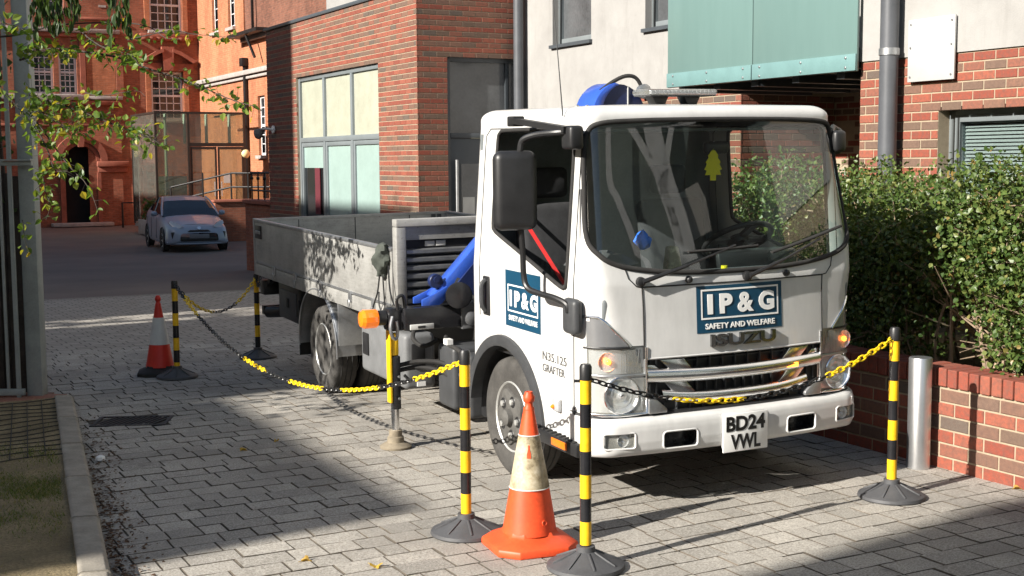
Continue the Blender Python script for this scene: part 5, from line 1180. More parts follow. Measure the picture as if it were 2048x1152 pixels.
# ------------------------------------------------------------------ crane
cr_ = empty('loader_crane', (0, 0, 0)); cr_.parent = tk
MB().box(-.26, .26, 1.72, 2.26, .68, .92).build('crane_base', M_BLK2, cr_, 35, .02); MB().cyl((.05, 1.99, .9), (.05, 1.99, 1.75), .12, 20).build('column', M_NAVY, cr_, 50)
bm_ = MB(); bm_.beam((-.92, 2.02, .95), (-.50, 1.98, 1.40), .13, .085); bm_.build('boom', M_BLUE, cr_, 35, .012)
MB().beam((-.55, 1.98, 1.38), (.10, 1.98, 1.9), .15, .16).build('boom', M_BLUE, cr_, 35, .015)
bp_ = [(-1.03, .925), (-1.03, .965), (-.94, 1.0), (-.86, 1.04), (-.83, 1.01), (-.90, .965), (-.91, .925)]
MB().prism(bp_, 1.935, 1.95).build('boom_cheek', M_BLUE, cr_, 35, .004); MB().prism(bp_, 2.08, 2.095).build('boom_cheek', M_BLUE, cr_, 35, .004)
MB().lathe([(.042, -.02), (.046, -.015), (.046, .015), (.042, .02)], 20, (-.925, 1.97, 1.075), (0, 1, 0)).build('pulley', M_NAVY, cr_, 40); MB().lathe([(.02, -.03), (.02, .03)], 8, (-.925, 1.97, 1.085), (0, 1, 0)).build('pulley_pin', M_NAVY, cr_)
MB().lathe([(.02, -.08), (.085, -.075), (.095, 0), (.085, .075), (.02, .08)], 20, (-.79, 2.02, 1.01), (.25, 1, 0)).build('boom_pivot', M_DKGREY, cr_, 50); MB().lathe([(.075, -.115), (.085, -.11), (.075, -.105)], 20, (-.765, 1.99, .995), (.35, 1, .1)).build('pivot_cover', M_BLK2, cr_, 50)
MB().prism([(-.80, 1.05), (-.66, .96), (-.58, 1.0), (-.58, 1.30), (-.64, 1.22)], 1.92, 1.955).build('ram_guard', M_NAVY, cr_)
hd_ = [(.17, 1.7), (.17, 2.12), (.20, 2.2), (.26, 2.26), (.34, 2.292), (.44, 2.295), (.52, 2.27), (.56, 2.2), (.57, 1.7)]
hd_ = [(.17, 1.7), (.17, 2.08)] + [(.37 - .20 * math.cos(math.pi * i / 16), 2.08 + .215 * math.sin(math.pi * i / 16)) for i in range(1, 16)] + [(.57, 2.08), (.57, 1.7)]
MB().prism(hd_, 1.90, 2.12).build('crane_head', M_NAVY, cr_, 35, .012, 3); MB().prism([(.155, 1.7), (.155, 2.08)] + [(.37 - .215 * math.cos(math.pi * i / 16), 2.08 + .228 * math.sin(math.pi * i / 16)) for i in range(1, 8)] + [(.40 - .175 * math.cos(math.pi * i / 16), 2.08 + .215 * math.sin(math.pi * i / 16)) for i in range(7, 0, -1)] + [(.225, 2.08), (.225, 1.7)], 1.885, 2.13).build('head_edge', M_BLUE, cr_, 35, .006)
MB().lathe([(.02, 0), (.045, .01), (.05, .05), (.03, .06)], 14, (.52, 1.885, 2.245), (0, -1, 0)).build('head_pin', M_STEEL, cr_, 40); MB().tube(smooth_path([(.24, 1.93, 2.25), (.32, 1.90, 2.31), (.40, 1.88, 2.345), (.47, 1.87, 2.335), (.52, 1.87, 2.27), (.56, 1.88, 2.19)]), .013, 8).build('hose', M_RUB, cr_); MB().box(.425, .432, 1.893, 1.90, 1.9, 2.28).build('head_seam', M_PALE, cr_)
# outrigger beam and leg, near side
og = empty('outrigger', (0, 0, 0)); og.parent = tk
FZ = gl(-1.165, 2.12)
MB().box(-1.12, .9, 2.00, 2.14, .768, .908).build('beam', M_BLK2, og, 35, .006); MB().box(-.74, -.62, 1.985, 2.16, .752, .924).build('beam_sleeve', M_GREYPL, og, 35, .008)
MB().lathe([(.045, 0), (.045, .02), (.02, .03)], 14, (-.68, 1.985, .82), (0, -1, 0)).build('beam_lock', M_STEEL, og, 40); MB().box(-1.09, -.93, 1.988, 2.0, .772, .806).build('beam_plate', M_PALE, og, 35, .004); MB().box(-1.04, -.99, 1.984, 1.989, .782, .796).build('plate_slot', M_BLK, og)
MB().box(-1.205, -1.09, 2.06, 2.18, .76, .91).build('leg_head', M_BLK2, og, 35, .02)
MB().tube(smooth_path([(-1.15, 2.045, .90), (-1.16, 2.03, .97), (-1.12, 2.03, .985), (-1.10, 2.045, .90)]), .011, 8).build('lifting_eye', M_BLK, og); MB().tube(smooth_path([(-1.19, 2.035, .86), (-1.21, 2.02, .80), (-1.20, 2.02, .74), (-1.17, 2.03, .72), (-1.16, 2.03, .77), (-1.165, 2.03, .83)]), .011, 8).build('lock_handle', M_STEEL, og)
MB().box(-1.196, -1.176, 2.09, 2.15, .30, .79).build('leg_guard', M_YELP, og, 35, .006); MB().box(-1.175, -1.12, 2.09, 2.15, .255, .60).build('leg_tube', M_BLK2, og, 35, .01); MB().box(-1.175, -1.128, 2.095, 2.145, .60, .745).build('leg_upper', M_YELP, og, 35, .01)
for z in (.33, .47): MB().lathe([(.009, 0), (.008, .006)], 8, (-1.142, 2.07, z), (0, -1, 0)).build('grease_nipple', M_STEEL, og)
MB().tube([(-1.11, 2.06, .48), (-1.075, 2.055, .44)], .011, 6).build('leg_tap', M_BLK, og)
MB().cyl((-1.155, 2.12, FZ + .08), (-1.155, 2.12, .26), .026, 18).build('ram_rod', M_CHR, og, 60); MB().lathe([(.10, FZ + .003), (.102, FZ + .015), (.075, FZ + .032), (.055, FZ + .04), (.052, FZ + .072), (.042, FZ + .078), (.042, FZ + .115), (.03, FZ + .118)], 22, (-1.155, 2.12, 0)).build('foot', M_RUST, og, 40)
bc = MB().lathe([(.03, -.04), (.048, -.035), (.048, .02)], 16, (-1.245, 2.12, .845), (-1, 0, 0)).build('beacon', M_BLK, og, 50); MB().lathe([(.056, .02), (.06, .03), (.06, .105), (.048, .125), (.02, .13)], 12, (-1.245, 2.12, .845), (-1, 0, 0)).build('beacon_lens', M_ORL, bc, 25)
# far side outrigger stays retracted
MB().box(.9, .98, 2.05, 2.19, .35, .92).build('far_leg', M_BLK2, og, 35, .02)
# canvas bundle and cords tied on the headboard post
cv = MB(); r_ = random.Random(12); rows_ = []
for i in range(12):
    t_ = i / 11; row = []
    for k in range(15):
        a = 2 * math.pi * k / 14; q = (.035 + .040 * math.sin(math.pi * min(t_ * 1.15, 1))) * (1 + .22 * math.sin(3 * a + i) + r_.uniform(-.08, .08))
        row.append((-1.0 + q * math.cos(a) * .8, 2.70 + .05 * t_ + q * math.sin(a) * 1.1, 1.255 - .22 * t_))
    row[-1] = row[0]; rows_.append(row)
cv.sheet(rows_); cv.add([(-1.0, 2.7, 1.27)] + rows_[0][:14], [(0, 1 + k, 1 + (k + 1) % 14) for k in range(14)]); cvo = cv.build('canvas_bundle', M_CANV, None, 50); cvo.parent = None
cvo.matrix_world = TM; tag(cvo, 'crumpled grey green canvas bundle tied to the front corner of the truck bed', 'bundle')
for k, pts in enumerate(([(-1.02, 2.72, 1.05), (-1.03, 2.74, .93), (-1.03, 2.80, .86), (-1.03, 2.85, .80)], [(-1.02, 2.74, .93), (-1.03, 2.72, .86), (-1.03, 2.68, .80)], [(-1.02, 2.66, 1.05), (-1.02, 2.64, .9), (-1.02, 2.62, .74)], [(-1.0, 2.60, 1.12), (-1.01, 2.55, .95), (-1.0, 2.46, .82), (-.99, 2.42, .77)])): MB().tube(smooth_path(pts), .0055, 6).build('cord', M_BLK, cvo)
# ================================================================== barrier posts
def tube_stripes(root, H, r, n):
    z = .055; k = 0; segs = []
    top = H; cap = .07; band = .1055
    zt = top - cap; MB().lathe([(r + .0015, zt), (r + .002, zt + .004), (r + .002, top - .012), (r - .004, top), (.002, top)], 20).build('cap', M_BLK, root, 40)
    yel = True; z1 = zt
    while z1 > .06:
        z0 = max(z1 - band, .05); MB().lathe([(r, z0), (r, z1)], 20, caps=False).build('yellow_band' if yel else 'black_band', M_YEL if yel else M_BLK2, root, 60); z1 = z0; yel = not yel
        if z0 <= .051: break
def barrier_post(x, y, H, label, hook=None):
    o = empty('barrier_post', (x, y, gz(x, y) + .001), 0, label, 'barrier post', 'striped posts holding the chain')
    tube_stripes(o, H, .0255, 9)
    b = MB().lathe([(.172, 0), (.176, .006), (.172, .02), (.155, .028), (.11, .045), (.06, .068), (.043, .078), (.041, .10), (.030, .101)], 40).build('base', M_PBASE, o, 35)
    for k in range(8):
        a = 2 * math.pi * k / 8 + .2; d = Vector((math.cos(a), math.sin(a), 0)); MB().beam(d * .045 + Vector((0, 0, .074)), d * .15 + Vector((0, 0, .028)), .010, .014).build('rib', M_PBASE, b, 35, .003)
    return o
bposts = {}
for k, (x, y, H, lab) in dict(
    near=(.32, 5.59, .915, 'striped yellow and black post nearest the camera, right of the orange cone'),
    left=(-.23, 6.15, .902, 'striped yellow and black post left of the worn orange cone by the front wheel'),
    right=(2.01, 6.72, .91, 'striped yellow and black post beside the steel bollard and brick wall'),
    far=(-2.87, 10.92, .835, 'striped yellow and black post next to the red and white cone'),
    rear=(-2.41, 12.11, .80, 'striped yellow and black post at the rear corner of the truck bed')).items():
    bposts[k] = barrier_post(x, y, H, lab)
# ================================================================== chains
def link_mesh(mt, nm):
    L_, Wd, r = .0245, .0125, .0048; pts = []
    for i in range(10):
        a = 2 * math.pi * i / 10; pts.append((max(min(L_ * 1.25 * math.cos(a), L_), -L_), Wd * math.sin(a), 0))
    return MB().tube(pts, r, 4, True).mesh(nm, mt, 60)
LY, LK = link_mesh(M_YELC, 'link'), link_mesh(M_BLKC, 'link')
def chain(a, b, sag, label, pattern, pitch=.0405):
    a, b = Vector(a), Vector(b); root = empty('plastic_chain', (a + b) / 2 - Vector((0, 0, sag)), 0, label, 'chain', 'chains between the posts')
    N_ = 400; P = []
    for i in range(N_ + 1): t_ = i / N_; p = a.lerp(b, t_); p.z -= 4 * sag * t_ * (1 - t_); P.append(p)
    cum = [0]
    for i in range(N_): cum.append(cum[-1] + (P[i + 1] - P[i]).length)
    n = int(cum[-1] / pitch); j = 0
    for k in range(n):
        s_ = (k + .5) * cum[-1] / n
        while cum[j + 1] < s_: j += 1
        p = P[j].lerp(P[j + 1], (s_ - cum[j]) / max(cum[j + 1] - cum[j], 1e-6)); d = (P[min(j + 2, N_)] - P[max(j - 1, 0)]).normalized()
        o = link('link', LY if pattern(s_ / cum[-1]) else LK, root); q = d.to_track_quat('X', 'Z')
        o.location = p - root.location; o.rotation_mode = 'QUATERNION'; o.rotation_quaternion = q @ Matrix.Rotation(R(45 + (90 if k % 2 else 0) + rnd.uniform(-14, 14)), 4, 'X').to_quaternion()
    return root
def top(k, dz=-.035): o = bposts[k].location; return Vector((o.x, o.y, o.z + {'near': .915, 'left': .902, 'right': .91, 'far': .835, 'rear': .80}[k] + dz))
def stripes(*iv): return lambda t_: any(a <= t_ < b for a, b in iv)
chain(top('near', -.06), top('right', -.05), .205, 'chain hanging across the front of the truck', stripes((.25, .48), (.74, 1.01)))
chain(top('far'), top('left', -.05), .445, 'long chain running along the driver side of the truck past the outrigger leg', stripes((.06, .13), (.35, .44), (.53, .64), (.70, .80), (.89, 1.01)))
chain(top('far', -.03), top('rear', -.03), .285, 'short chain between the two rear posts', stripes((.12, .45), (.72, 1.01)))
pr = TM @ Vector((-.93, 6.16, .74)); chain(top('rear', -.04), pr, .10, 'black chain from the rear post to the tail of the truck', stripes())
for k, d in (('near', Vector((-1, 0, 0))), ('rear', Vector((1, -.2, 0)))):
    o = bposts[k]; MB().beam(Vector((0, 0, .84 if k == 'near' else .62)), d.normalized() * (.05 if k == 'near' else .09) + Vector((0, 0, .84 if k == 'near' else .62)), .012, .012).build('hook', M_BLK, o)
# ================================================================== traffic cones
def cone(x, y, H, mt_body, mt_base, mt_sl, label, rz, worn):
    o = empty('traffic_cone', (x, y, gz(x, y) + .001), rz, label, 'traffic cone'); k = H / .74
    def prof(z): return (.135 - .125 * (z - .10) / .60) * k if True else 0
    n = 40
    # body
    zb, z1, z2 = .10, .285, .535
    def wall(z0, z1_, mt, nm, off=0.0):
        zz_ = [z0 + (z1_ - z0) * i / 8 for i in range(9)]
        m = MB(); m.lathe([((.128 - .104 * (z - .08) / .58 + off) * k, z * k) for z in zz_], n, caps=False)
        if worn:
            rr_ = random.Random(int(z0 * 100)); m.v = [(x_ * (1 + .012 * math.sin(9 * z_ + 3 * math.atan2(y_, x_)) + .018 * math.sin(2 * math.atan2(y_, x_) + 6 * z_)), y_ * (1 + .012 * math.sin(7 * z_ + 2 * math.atan2(y_, x_))), z_) for x_, y_, z_ in m.v]
        return m.build(nm, mt, o, 60)
    wall(.075, z1 + .004, mt_body, 'lower_cone'); wall(z1, z2, mt_sl, 'reflective_sleeve', .0025); wall(z2 - .004, .655, mt_body, 'upper_cone')
    MB().lathe([((.128 - .104 * (.65 - .08) / .58) * k, .652 * k), (.026 * k, .66 * k), (.019 * k, .672 * k), (.019 * k, .685 * k), (.027 * k, .694 * k), (.028 * k, .715 * k), (.020 * k, .728 * k), (.018 * k, .738 * k), (.013 * k, .738 * k), (.012 * k, .72 * k)], 28).build('knob', mt_body, o, 40)
    # octagonal base: flared skirt
    P0 = [(.20, .12), (.12, .20), (-.12, .20), (-.20, .12), (-.20, -.12), (-.12, -.20), (.12, -.20), (.20, -.12)]; m = MB(); rings = []
    for s_, z in ((1.0, .0), (1.0, .022), (.985, .034), (.80, .052)): rings.append([(a * s_ * k, b * s_ * k, z * k) for a, b in P0])
    def circ(r_, z): return [(r_ * k * math.cos(math.atan2(b, a)), r_ * k * math.sin(math.atan2(b, a)), z * k) for a, b in P0]
    rings += [circ(.150, .064), circ(.138, .072), circ(.129, .088)]
    vs = [p for r__ in rings for p in r__]; fs = [tuple(range(7, -1, -1))] + [(i * 8 + j, i * 8 + (j + 1) % 8, (i + 1) * 8 + (j + 1) % 8, (i + 1) * 8 + j) for i in range(len(rings) - 1) for j in range(8)]
    m.add(vs, fs); m.build('base', mt_base, o, 50, .004)
    if worn:
        MB().lathe([(.014, 0), (.013, .004), (.009, .004), (.008, .001)], 14, (.118 * math.cos(R(-75)), .118 * math.sin(R(-75)), .135), (math.cos(R(-75)), math.sin(R(-75)), .15)).build('moulded_mark', mt_body, o)
        for zc in (.535, .287): MB().tube([((.128 - .104 * (zc - .08) / .58 + .003) * k * math.cos(a), (.128 - .104 * (zc - .08) / .58 + .003) * k * math.sin(a), zc * k) for a in [2 * math.pi * i / 36 for i in range(36)]], .003, 5, True).build('sleeve_edge', M_WSLEEVE, o)
        # torn patch where orange shows through the sleeve
        a0 = R(-112); rr_ = []
        for z in (.435, .455, .475, .495):
            q = (.128 - .104 * (z - .08) / .58 + .0045) * k; wd = .14 if z < .47 else .06; rr_.append([(q * math.cos(a0 + t_ * wd), q * math.sin(a0 + t_ * wd), z * k) for t_ in (-1, -.3, .3, 1)])
        MB().sheet(rr_).build('torn_patch', mt_body, o, 60)
    return o
cone(.075, 5.93, .737, M_CONE, M_CONE, M_SLEEVE, 'worn orange traffic cone with a dirty torn sleeve in front of the truck wheel', R(20), True)
cone(-3.07, 11.12, .69, M_CONER, M_RUB, M_WSLEEVE, 'clean red and white traffic cone with black base at the rear left post', R(12), False)
# ================================================================== steel bollard
bo = empty('bollard', (2.36, 7.38, gz(2.36, 7.38)), 0, 'plain brushed stainless steel bollard at the end of the brick wall', 'bollard')
MB().lathe([(.066, 0), (.066, .643), (.063, .648), (.002, .65)], 36).build('tube', M_STAIN, bo, 40)
# ================================================================== parked silver car
car = empty('parked_car', (-8.55, 35.3, 0), 0, 'silver hatchback car parked in the shade at the far end of the yard', 'car')
ch = R(24); car.location.z = gz(-8.55, 35.3) - .0; car.rotation_euler = (0, 0, ch)
# local: x right in the picture, y to the rear (0 = front bumper), z up
def car_sections():
    # y, half width at sill, half width at belt, z sill, z belt(hood) , crown
    st = [(0.0, .52, .50, .30, .52), (.05, .70, .66, .24, .60), (.16, .80, .74, .20, .68), (.35, .85, .79, .19, .75), (.65, .865, .81, .19, .83), (.95, .87, .83, .19, .90), (1.25, .87, .845, .19, .955), (1.7, .872, .855, .19, .985), (2.3, .872, .86, .19, 1.01), (3.0, .87, .855, .19, 1.04), (3.6, .865, .84, .20, 1.07), (4.1, .84, .79, .24, 1.09), (4.35, .78, .72, .30, 1.08), (4.45, .62, .6, .4, 1.0)]
    rows_ = []
    for y, ws_, wb_, z0, z1 in st:
        h = z1 - z0; row = []
        for fx, fz in ((0, 0), (.80, 0), (.96, .04), (1.0, .14), (1.01, .35), (1.0, .6), (.985, .8), (.94, .93), (.86, 1.0), (.5, 1.03), (0, 1.045)):
            wv = ws_ + (wb_ - ws_) * fz; row.append((fx * wv, y, z0 + h * fz))
        rows_.append([(-x, yy, z) for x, yy, z in row[::-1][:-1]] + row)
    return rows_
cm = MB(); cm.sheet(car_sections())
body = cm.build('body', M_SILVER, car, 50)
# cabin
gh = [(1.20, .79, .955, .79, .955), (1.55, .78, .99, .70, 1.16), (1.95, .77, 1.0, .63, 1.37), (2.25, .765, 1.01, .60, 1.455), (2.7, .76, 1.03, .60, 1.485), (3.2, .755, 1.05, .585, 1.455), (3.7, .74, 1.07, .56, 1.36), (4.15, .70, 1.08, .56, 1.20), (4.38, .66, 1.08, .60, 1.09)]
rows_ = []
for y, wb_, zb_, wt, zt in gh:
    row = [(wb_, y, zb_), (wb_ + (wt - wb_) * .55, y, zb_ + (zt - zb_) * .6), (wt, y, zb_ + (zt - zb_) * .93), (wt * .85, y, zb_ + (zt - zb_) * .985), (0, y, zt + .012)]
    rows_.append([(-x, yy, z) for x, yy, z in row[:-1]] + row[::-1])
cg = MB(); cg.sheet(rows_); nC = 8; cabm = MB()
rscr = MB(); scr = MB(); sideL = MB(); sideR = MB(); roofm = MB(); cowl = MB(); qtr = [MB(), MB()]
for j in range(len(rows_) - 1):
    for i in range(nC):
        q = [rows_[j][i], rows_[j][i + 1], rows_[j + 1][i + 1], rows_[j + 1][i]]
        tgt = roofm
        if j < 2 and 2 <= i <= 5: tgt = scr
        elif j >= 6 and 2 <= i <= 5: tgt = rscr
        elif i <= 1 and 1 <= j <= 5: tgt = sideL
        elif i >= 6 and 1 <= j <= 5: tgt = sideR
        if tgt is roofm and (i <= 1 or i >= 6): tgt = (cowl if j < 3 else qtr[0 if i <= 1 else 1])
        tgt.add(q, [(0, 1, 2, 3)])
roofm.build('roof', M_SILVER, car, 50); tl_ = cowl.build('cowl', M_SILVER, car, 50); qtr[0].build('rear_quarter', M_SILVER, car, 50); qtr[1].build('rear_quarter', M_SILVER, car, 50)
M_CARGL = mat('car_glass', (.010, .014, .022), .04, 0, .2, 2, spec=.9)
scr.build('windscreen', M_CARGL, car, 50); rscr.build('rear_window', M_CARGL, car, 50)
for sm_, s_ in ((sideL, -1), (sideR, 1)):
    o = sm_.build('side_window', M_CARGL, car, 50); MB().beam((s_ * .775, 2.62, 1.03), (s_ * .61, 2.66, 1.46), .07, .012).build('door_pillar', M_BLK2, o)
for s_ in (-1, 1):
    MB().tube([(s_ * .785, 1.24, .96), (s_ * .735, 1.6, 1.19), (s_ * .655, 1.97, 1.385), (s_ * .61, 2.25, 1.46)], .028, 6).build('pillar', M_SILVER, car, 60)
    MB().lathe([(.02, -.09), (.06, -.07), (.075, 0), (.06, .07), (.02, .09)], 14, (s_ * .95, 1.62, 1.02), (1, 0, 0)).build('door_mirror', M_SILVER, car, 60)
    MB().box(*sorted((s_ * .84, s_ * .90)), 1.60, 1.66, .98, 1.01).build('mirror_stalk', M_BLK, car)
    hl = [(.40, .70), (.55, .80), (.72, .86), (.745, .78), (.66, .68), (.5, .655)]
    MB().prism([(s_ * a, b) for a, b in hl], 0, 1, lambda a, b, d: (a, (.10 + .55 * max(abs(a) - .45, 0) + (b - .66) * .95) - (.03 if d == 0 else -.1), b)).build('headlight', M_LENSG, car, 35, .01)
    MB().prism([(s_ * .57, .36), (s_ * .72, .38), (s_ * .74, .55), (s_ * .66, .56)], 0, 1, lambda a, b, d: (a, -.015 + .42 * max(abs(a) - .5, 0) + (0 if d == 0 else .08), b)).build('fog_lamp', M_BLK, car, 35, .01)
    for y, nm in ((.86, 'wheel'), (3.56, 'wheel')):
        wv = empty('wheel', (0, 0, 0)); wv.parent = car
        MB().lathe(tyre_prof(.312, .19), 28, (s_ * .785, y, .312), (s_, 0, 0)).build('tyre', M_TYRE, wv, 40); MB().lathe([(.2, .07), (.19, .09), (.12, .085), (.05, .095), (.01, .098)], 20, (s_ * .785, y, .312), (s_, 0, 0)).build('rim', M_RIM, wv, 40)
        for k in range(5):
            a = 2 * math.pi * k / 5; MB().beam((s_ * .878, y + .05 * math.cos(a), .312 + .05 * math.sin(a)), (s_ * .876, y + .185 * math.cos(a), .312 + .185 * math.sin(a)), .03, .05, (1, 0, 0)).build('spoke', M_BLK, wv)
        MB().lathe([(.345, -.02), (.36, .012), (.345, .018)], 32, (s_ * .862, y, .318), (s_, 0, 0), False).build('wheel_arch', M_BLK, car, 40)
    for y in (1.75, 2.66, 3.45): MB().beam((s_ * .885, y, .32), (s_ * .868, y + .03, .98), .008, .008).build('door_gap', M_BLK, car)
    for y in (2.42, 3.25): MB().box(*sorted((s_ * .87, s_ * .895)), y, y + .16, .90, .93).build('door_handle', M_SILVER, car, 35, .008)
    MB().tube([(s_ * .4, .03, .235), (s_ * .6, .06, .24), (s_ * .74, .14, .26), (s_ * .82, .28, .27)], .022, 6).build('bumper_lip', M_SILVER, car)
MB().tube([(-.42, .03, .235), (.42, .03, .235)], .022, 6).build('bumper_lip', M_SILVER, car)
MB().box(-.50, .50, -.012, .10, .30, .42).build('lower_grille', M_BLK, car, 35, .02); MB().prism([(-.32, .56), (.32, .56), (.24, .61), (-.24, .61)], .0, .1).build('upper_grille', M_BLK, car, 35, .01)
MB().box(-.27, .27, -.022, -.010, .38, .50).build('number_plate', mat('blank_grey_plate', (.16, .165, .18), .5), car, 35, .006)
MB().lathe([(.055, 0), (.05, .02), (.03, .02)], 16, (0, .02, .655), (0, -1, .6)).build('badge', M_CHR, car, 40)
MB().tube([(-.33, 1.12, .945), (.1, 1.18, .965)], .01, 5).build('wiper', M_BLK, car)
# the bonnet's front shut line
MB().tube([(x, .30 + .42 * (abs(x) / .7) ** 3 * .3, .735 + .02 * (1 - (x / .6) ** 2)) for x in [-.56 + i * .07 for i in range(17)]], .006, 5).build('bonnet_gap', M_BLK, car)
# ================================================================== plants
def unp(px, py, Y):
    r = F_ + CR * ((px - 1024) / 2580) - CU * ((py - 576) / 2580); t_ = Y / r.y; return Vector((r.x * t_, Y, CAMH + r.z * t_))
def rvec(r): 
    while True:
        p = Vector((r.uniform(-1, 1), r.uniform(-1, 1), r.uniform(-1, 1)))
        if .05 < p.length < 1: return p.normalized()
def leaf(m, p, d, n, s, wd=.42):
    d = d.normalized(); n = (n - d * n.dot(d)); n = n.normalized() if n.length > 1e-4 else d.orthogonal().normalized(); x = d.cross(n) * (s * wd); k = len(m.v); a = d * s
    m.v += [tuple(p), tuple(p + a * .28 + x * .9 + n * s * .09), tuple(p + a * .62 + x * .78 + n * s * .07), tuple(p + a - n * s * .10), tuple(p + a * .62 - x * .78 + n * s * .07), tuple(p + a * .28 - x * .9 + n * s * .09)]
    m.f += [(k, k + 1, k + 2, k + 3), (k, k + 3, k + 4, k + 5)]; m.mi += [0, 0]
# hedge: two clipped shrubs behind the low wall
def shrub(name, label, clumps, n, seed, size, twigs):
    r = random.Random(seed); c0 = clumps[0]; root = broot(name, sum(c[0] for c in clumps) / len(clumps), sum(c[1] for c in clumps) / len(clumps), .40, label, 'shrub', 'shrubs behind the low brick wall')
    o = root.location; m = MB(); Mi = Matrix.Rotation(-YB, 3, 'Z'); tw = MB()
    for (u, v_, z, rad) in clumps:
        c = grid(u, v_, z) ; k = int(n * rad * rad * 5)
        for _ in range(k):
            q = rvec(r); q.z *= .9; f = rad * (r.uniform(.55, 1.05) if r.random() < .8 else r.uniform(1.0, 1.22)); p = c + q * f
            if p.z < .44: continue
            d = (q * .7 + rvec(r) * .9 + Vector((0, 0, .25))); nn = (q + Vector((0, 0, .5)) + rvec(r) * .7)
            leaf(m, Mi @ (p - o), Mi @ d, Mi @ nn, size * r.uniform(.6, 1.15), r.uniform(.36, .5))
        base = grid(u + r.uniform(-.1, .2), v_ + r.uniform(-.2, .2), .40); pts = [base, base.lerp(c, .4) + rvec(r) * .06, base.lerp(c, .75) + rvec(r) * .08, c]
        tw.tube([Mi @ (p - o) for p in smooth_path(pts, 3)], [.012 - .0008 * i for i in range(10)], 5)
        for _ in range(5):
            e = c + rvec(r) * rad * .95; tw.tube([Mi @ (p - o) for p in (c, c.lerp(e, .5) + rvec(r) * .05, e)], [.006, .004, .002], 4)
    for pts in twigs: tw.tube([Mi @ (grid(*p) - o) for p in smooth_path(pts, 3)] if False else [Mi @ (grid(p[0], p[1], p[2]) - o) for p in pts], [.007] * (len(pts) - 1) + [.003], 5)
    tag(m.build('foliage', M_HEDGE, root, 0, recalc=False), kind='stuff'); tw.build('twigs', M_TWIG, root, 60)
    return root
r1 = random.Random(21); near_cl = []; far_cl = []
for _ in range(58):
    v_ = r1.uniform(2.9, 5.95); u = r1.uniform(6.15, 7.7); z = r1.uniform(.80, 1.50); rad = r1.uniform(.27, .40)
    if v_ > 5.3 and u < 6.7 and z < 1.05: z = r1.uniform(1.1, 1.45)
    z = min(z, 1.87 - rad * .92); near_cl.append((u, v_, z, rad))
for v_ in (3.2, 3.55, 3.9, 4.25, 4.6, 4.95): near_cl.append((6.08, v_, r1.uniform(.80, 1.0), .33)); near_cl.append((6.12, v_ + .15, r1.uniform(1.2, 1.48), .34))
for v_ in (5.2, 5.45, 5.65): near_cl.append((6.15, v_, 1.25 + .1 * (v_ - 5.2), .30)); near_cl.append((6.2, v_, 1.53, .31))
for _ in range(46):
    v_ = r1.uniform(6.05, 8.15); u = r1.uniform(6.25, 7.7); rad = r1.uniform(.27, .40); far_cl.append((u, v_, min(r1.uniform(.75, 1.55), 1.88 - rad * .92), rad))
for v_ in (6.1, 6.45, 6.8, 7.2, 7.6, 8.0): far_cl.append((6.2, v_, r1.uniform(.75, 1.0), .33)); far_cl.append((6.2, v_ + .1, r1.uniform(1.3, 1.52), .34))
for v_ in (3.1, 3.4, 3.7, 4.0, 4.3, 4.6, 4.9): near_cl.append((6.02, v_, .68, .27))
for v_ in (6.0, 6.3, 6.6, 6.9, 7.2, 7.6): far_cl.append((6.1, v_, .66, .27))
tws = []
for k in range(46):
    v0 = r1.uniform(4.7, 5.7); b = (6.35 + r1.uniform(0, .3), v0, .5 + r1.uniform(0, .3)); e = (5.82 + r1.uniform(0, .35), v0 + r1.uniform(-.25, .5), r1.uniform(.62, 1.25)); tws.append([b, ((b[0] + e[0]) / 2, (b[1] + e[1]) / 2 + .06, (b[2] + e[2]) / 2 + r1.uniform(-.05, .06)), e])
shrub('evergreen_shrub', 'bushy sunlit green shrub overhanging the low brick wall, nearer of the two', near_cl, 1750, 31, .035, tws)
shrub('evergreen_shrub', 'shaded green shrub beside the truck cab, behind the steel bollard', far_cl, 1500, 32, .034, tws[:0])
# ------------------------------------------------------------------ fence panel at the left edge
fn = empty('steel_fence', (-3.77, 10.02, gz(-3.8, 10) - .01), 0, 'grey green steel fence panel with a tall column at the left edge', 'fence')
MB().box(-.06, .062, .03, .15, 0, 6).build('column', M_FENCE, fn, 35, .006)
for z, h in ((.035, .05), (1.83, .035)): MB().box(-1.5, -.062 if z < 1 else .07, -.03, .01, z, z + h).build('rail', M_FENCE, fn, 35, .004)
MB().box(-.16, .075, -.06, .028, 1.868, 1.88).build('rail_bracket', M_FENCE, fn)
for x, w_ in ((-.105, .03), (-.185, .018), (-.27, .018), (-.355, .018), (-.44, .018), (-.53, .018), (-.62, .018)): MB().box(x - w_ / 2, x + w_ / 2, -.026, -.004, .0 if x > -.12 else .085, 1.83).build('bar', M_FENCE, fn)
for x, w_ in ((-.105, .03), (-.25, .018), (-.42, .018)): MB().box(x - w_ / 2, x + w_ / 2, -.026, -.004, 1.881, 6).build('bar', M_FENCE, fn)
ts = empty('timber_screen', (-3.77, 10.25, gz(-3.8, 10.2) - .01), 0, 'dark weathered timber boards behind the steel fence at left', 'screen')
rr_ = random.Random(3); x = -.075
for k in range(16):
    w_ = rr_.uniform(.05, .085); MB().box(x - w_, x - .004, rr_.uniform(-.01, .02), .05, 0, 1.80 + rr_.uniform(-.06, .06)).build('board', M_TIMB, ts, 35, .004); x -= w_
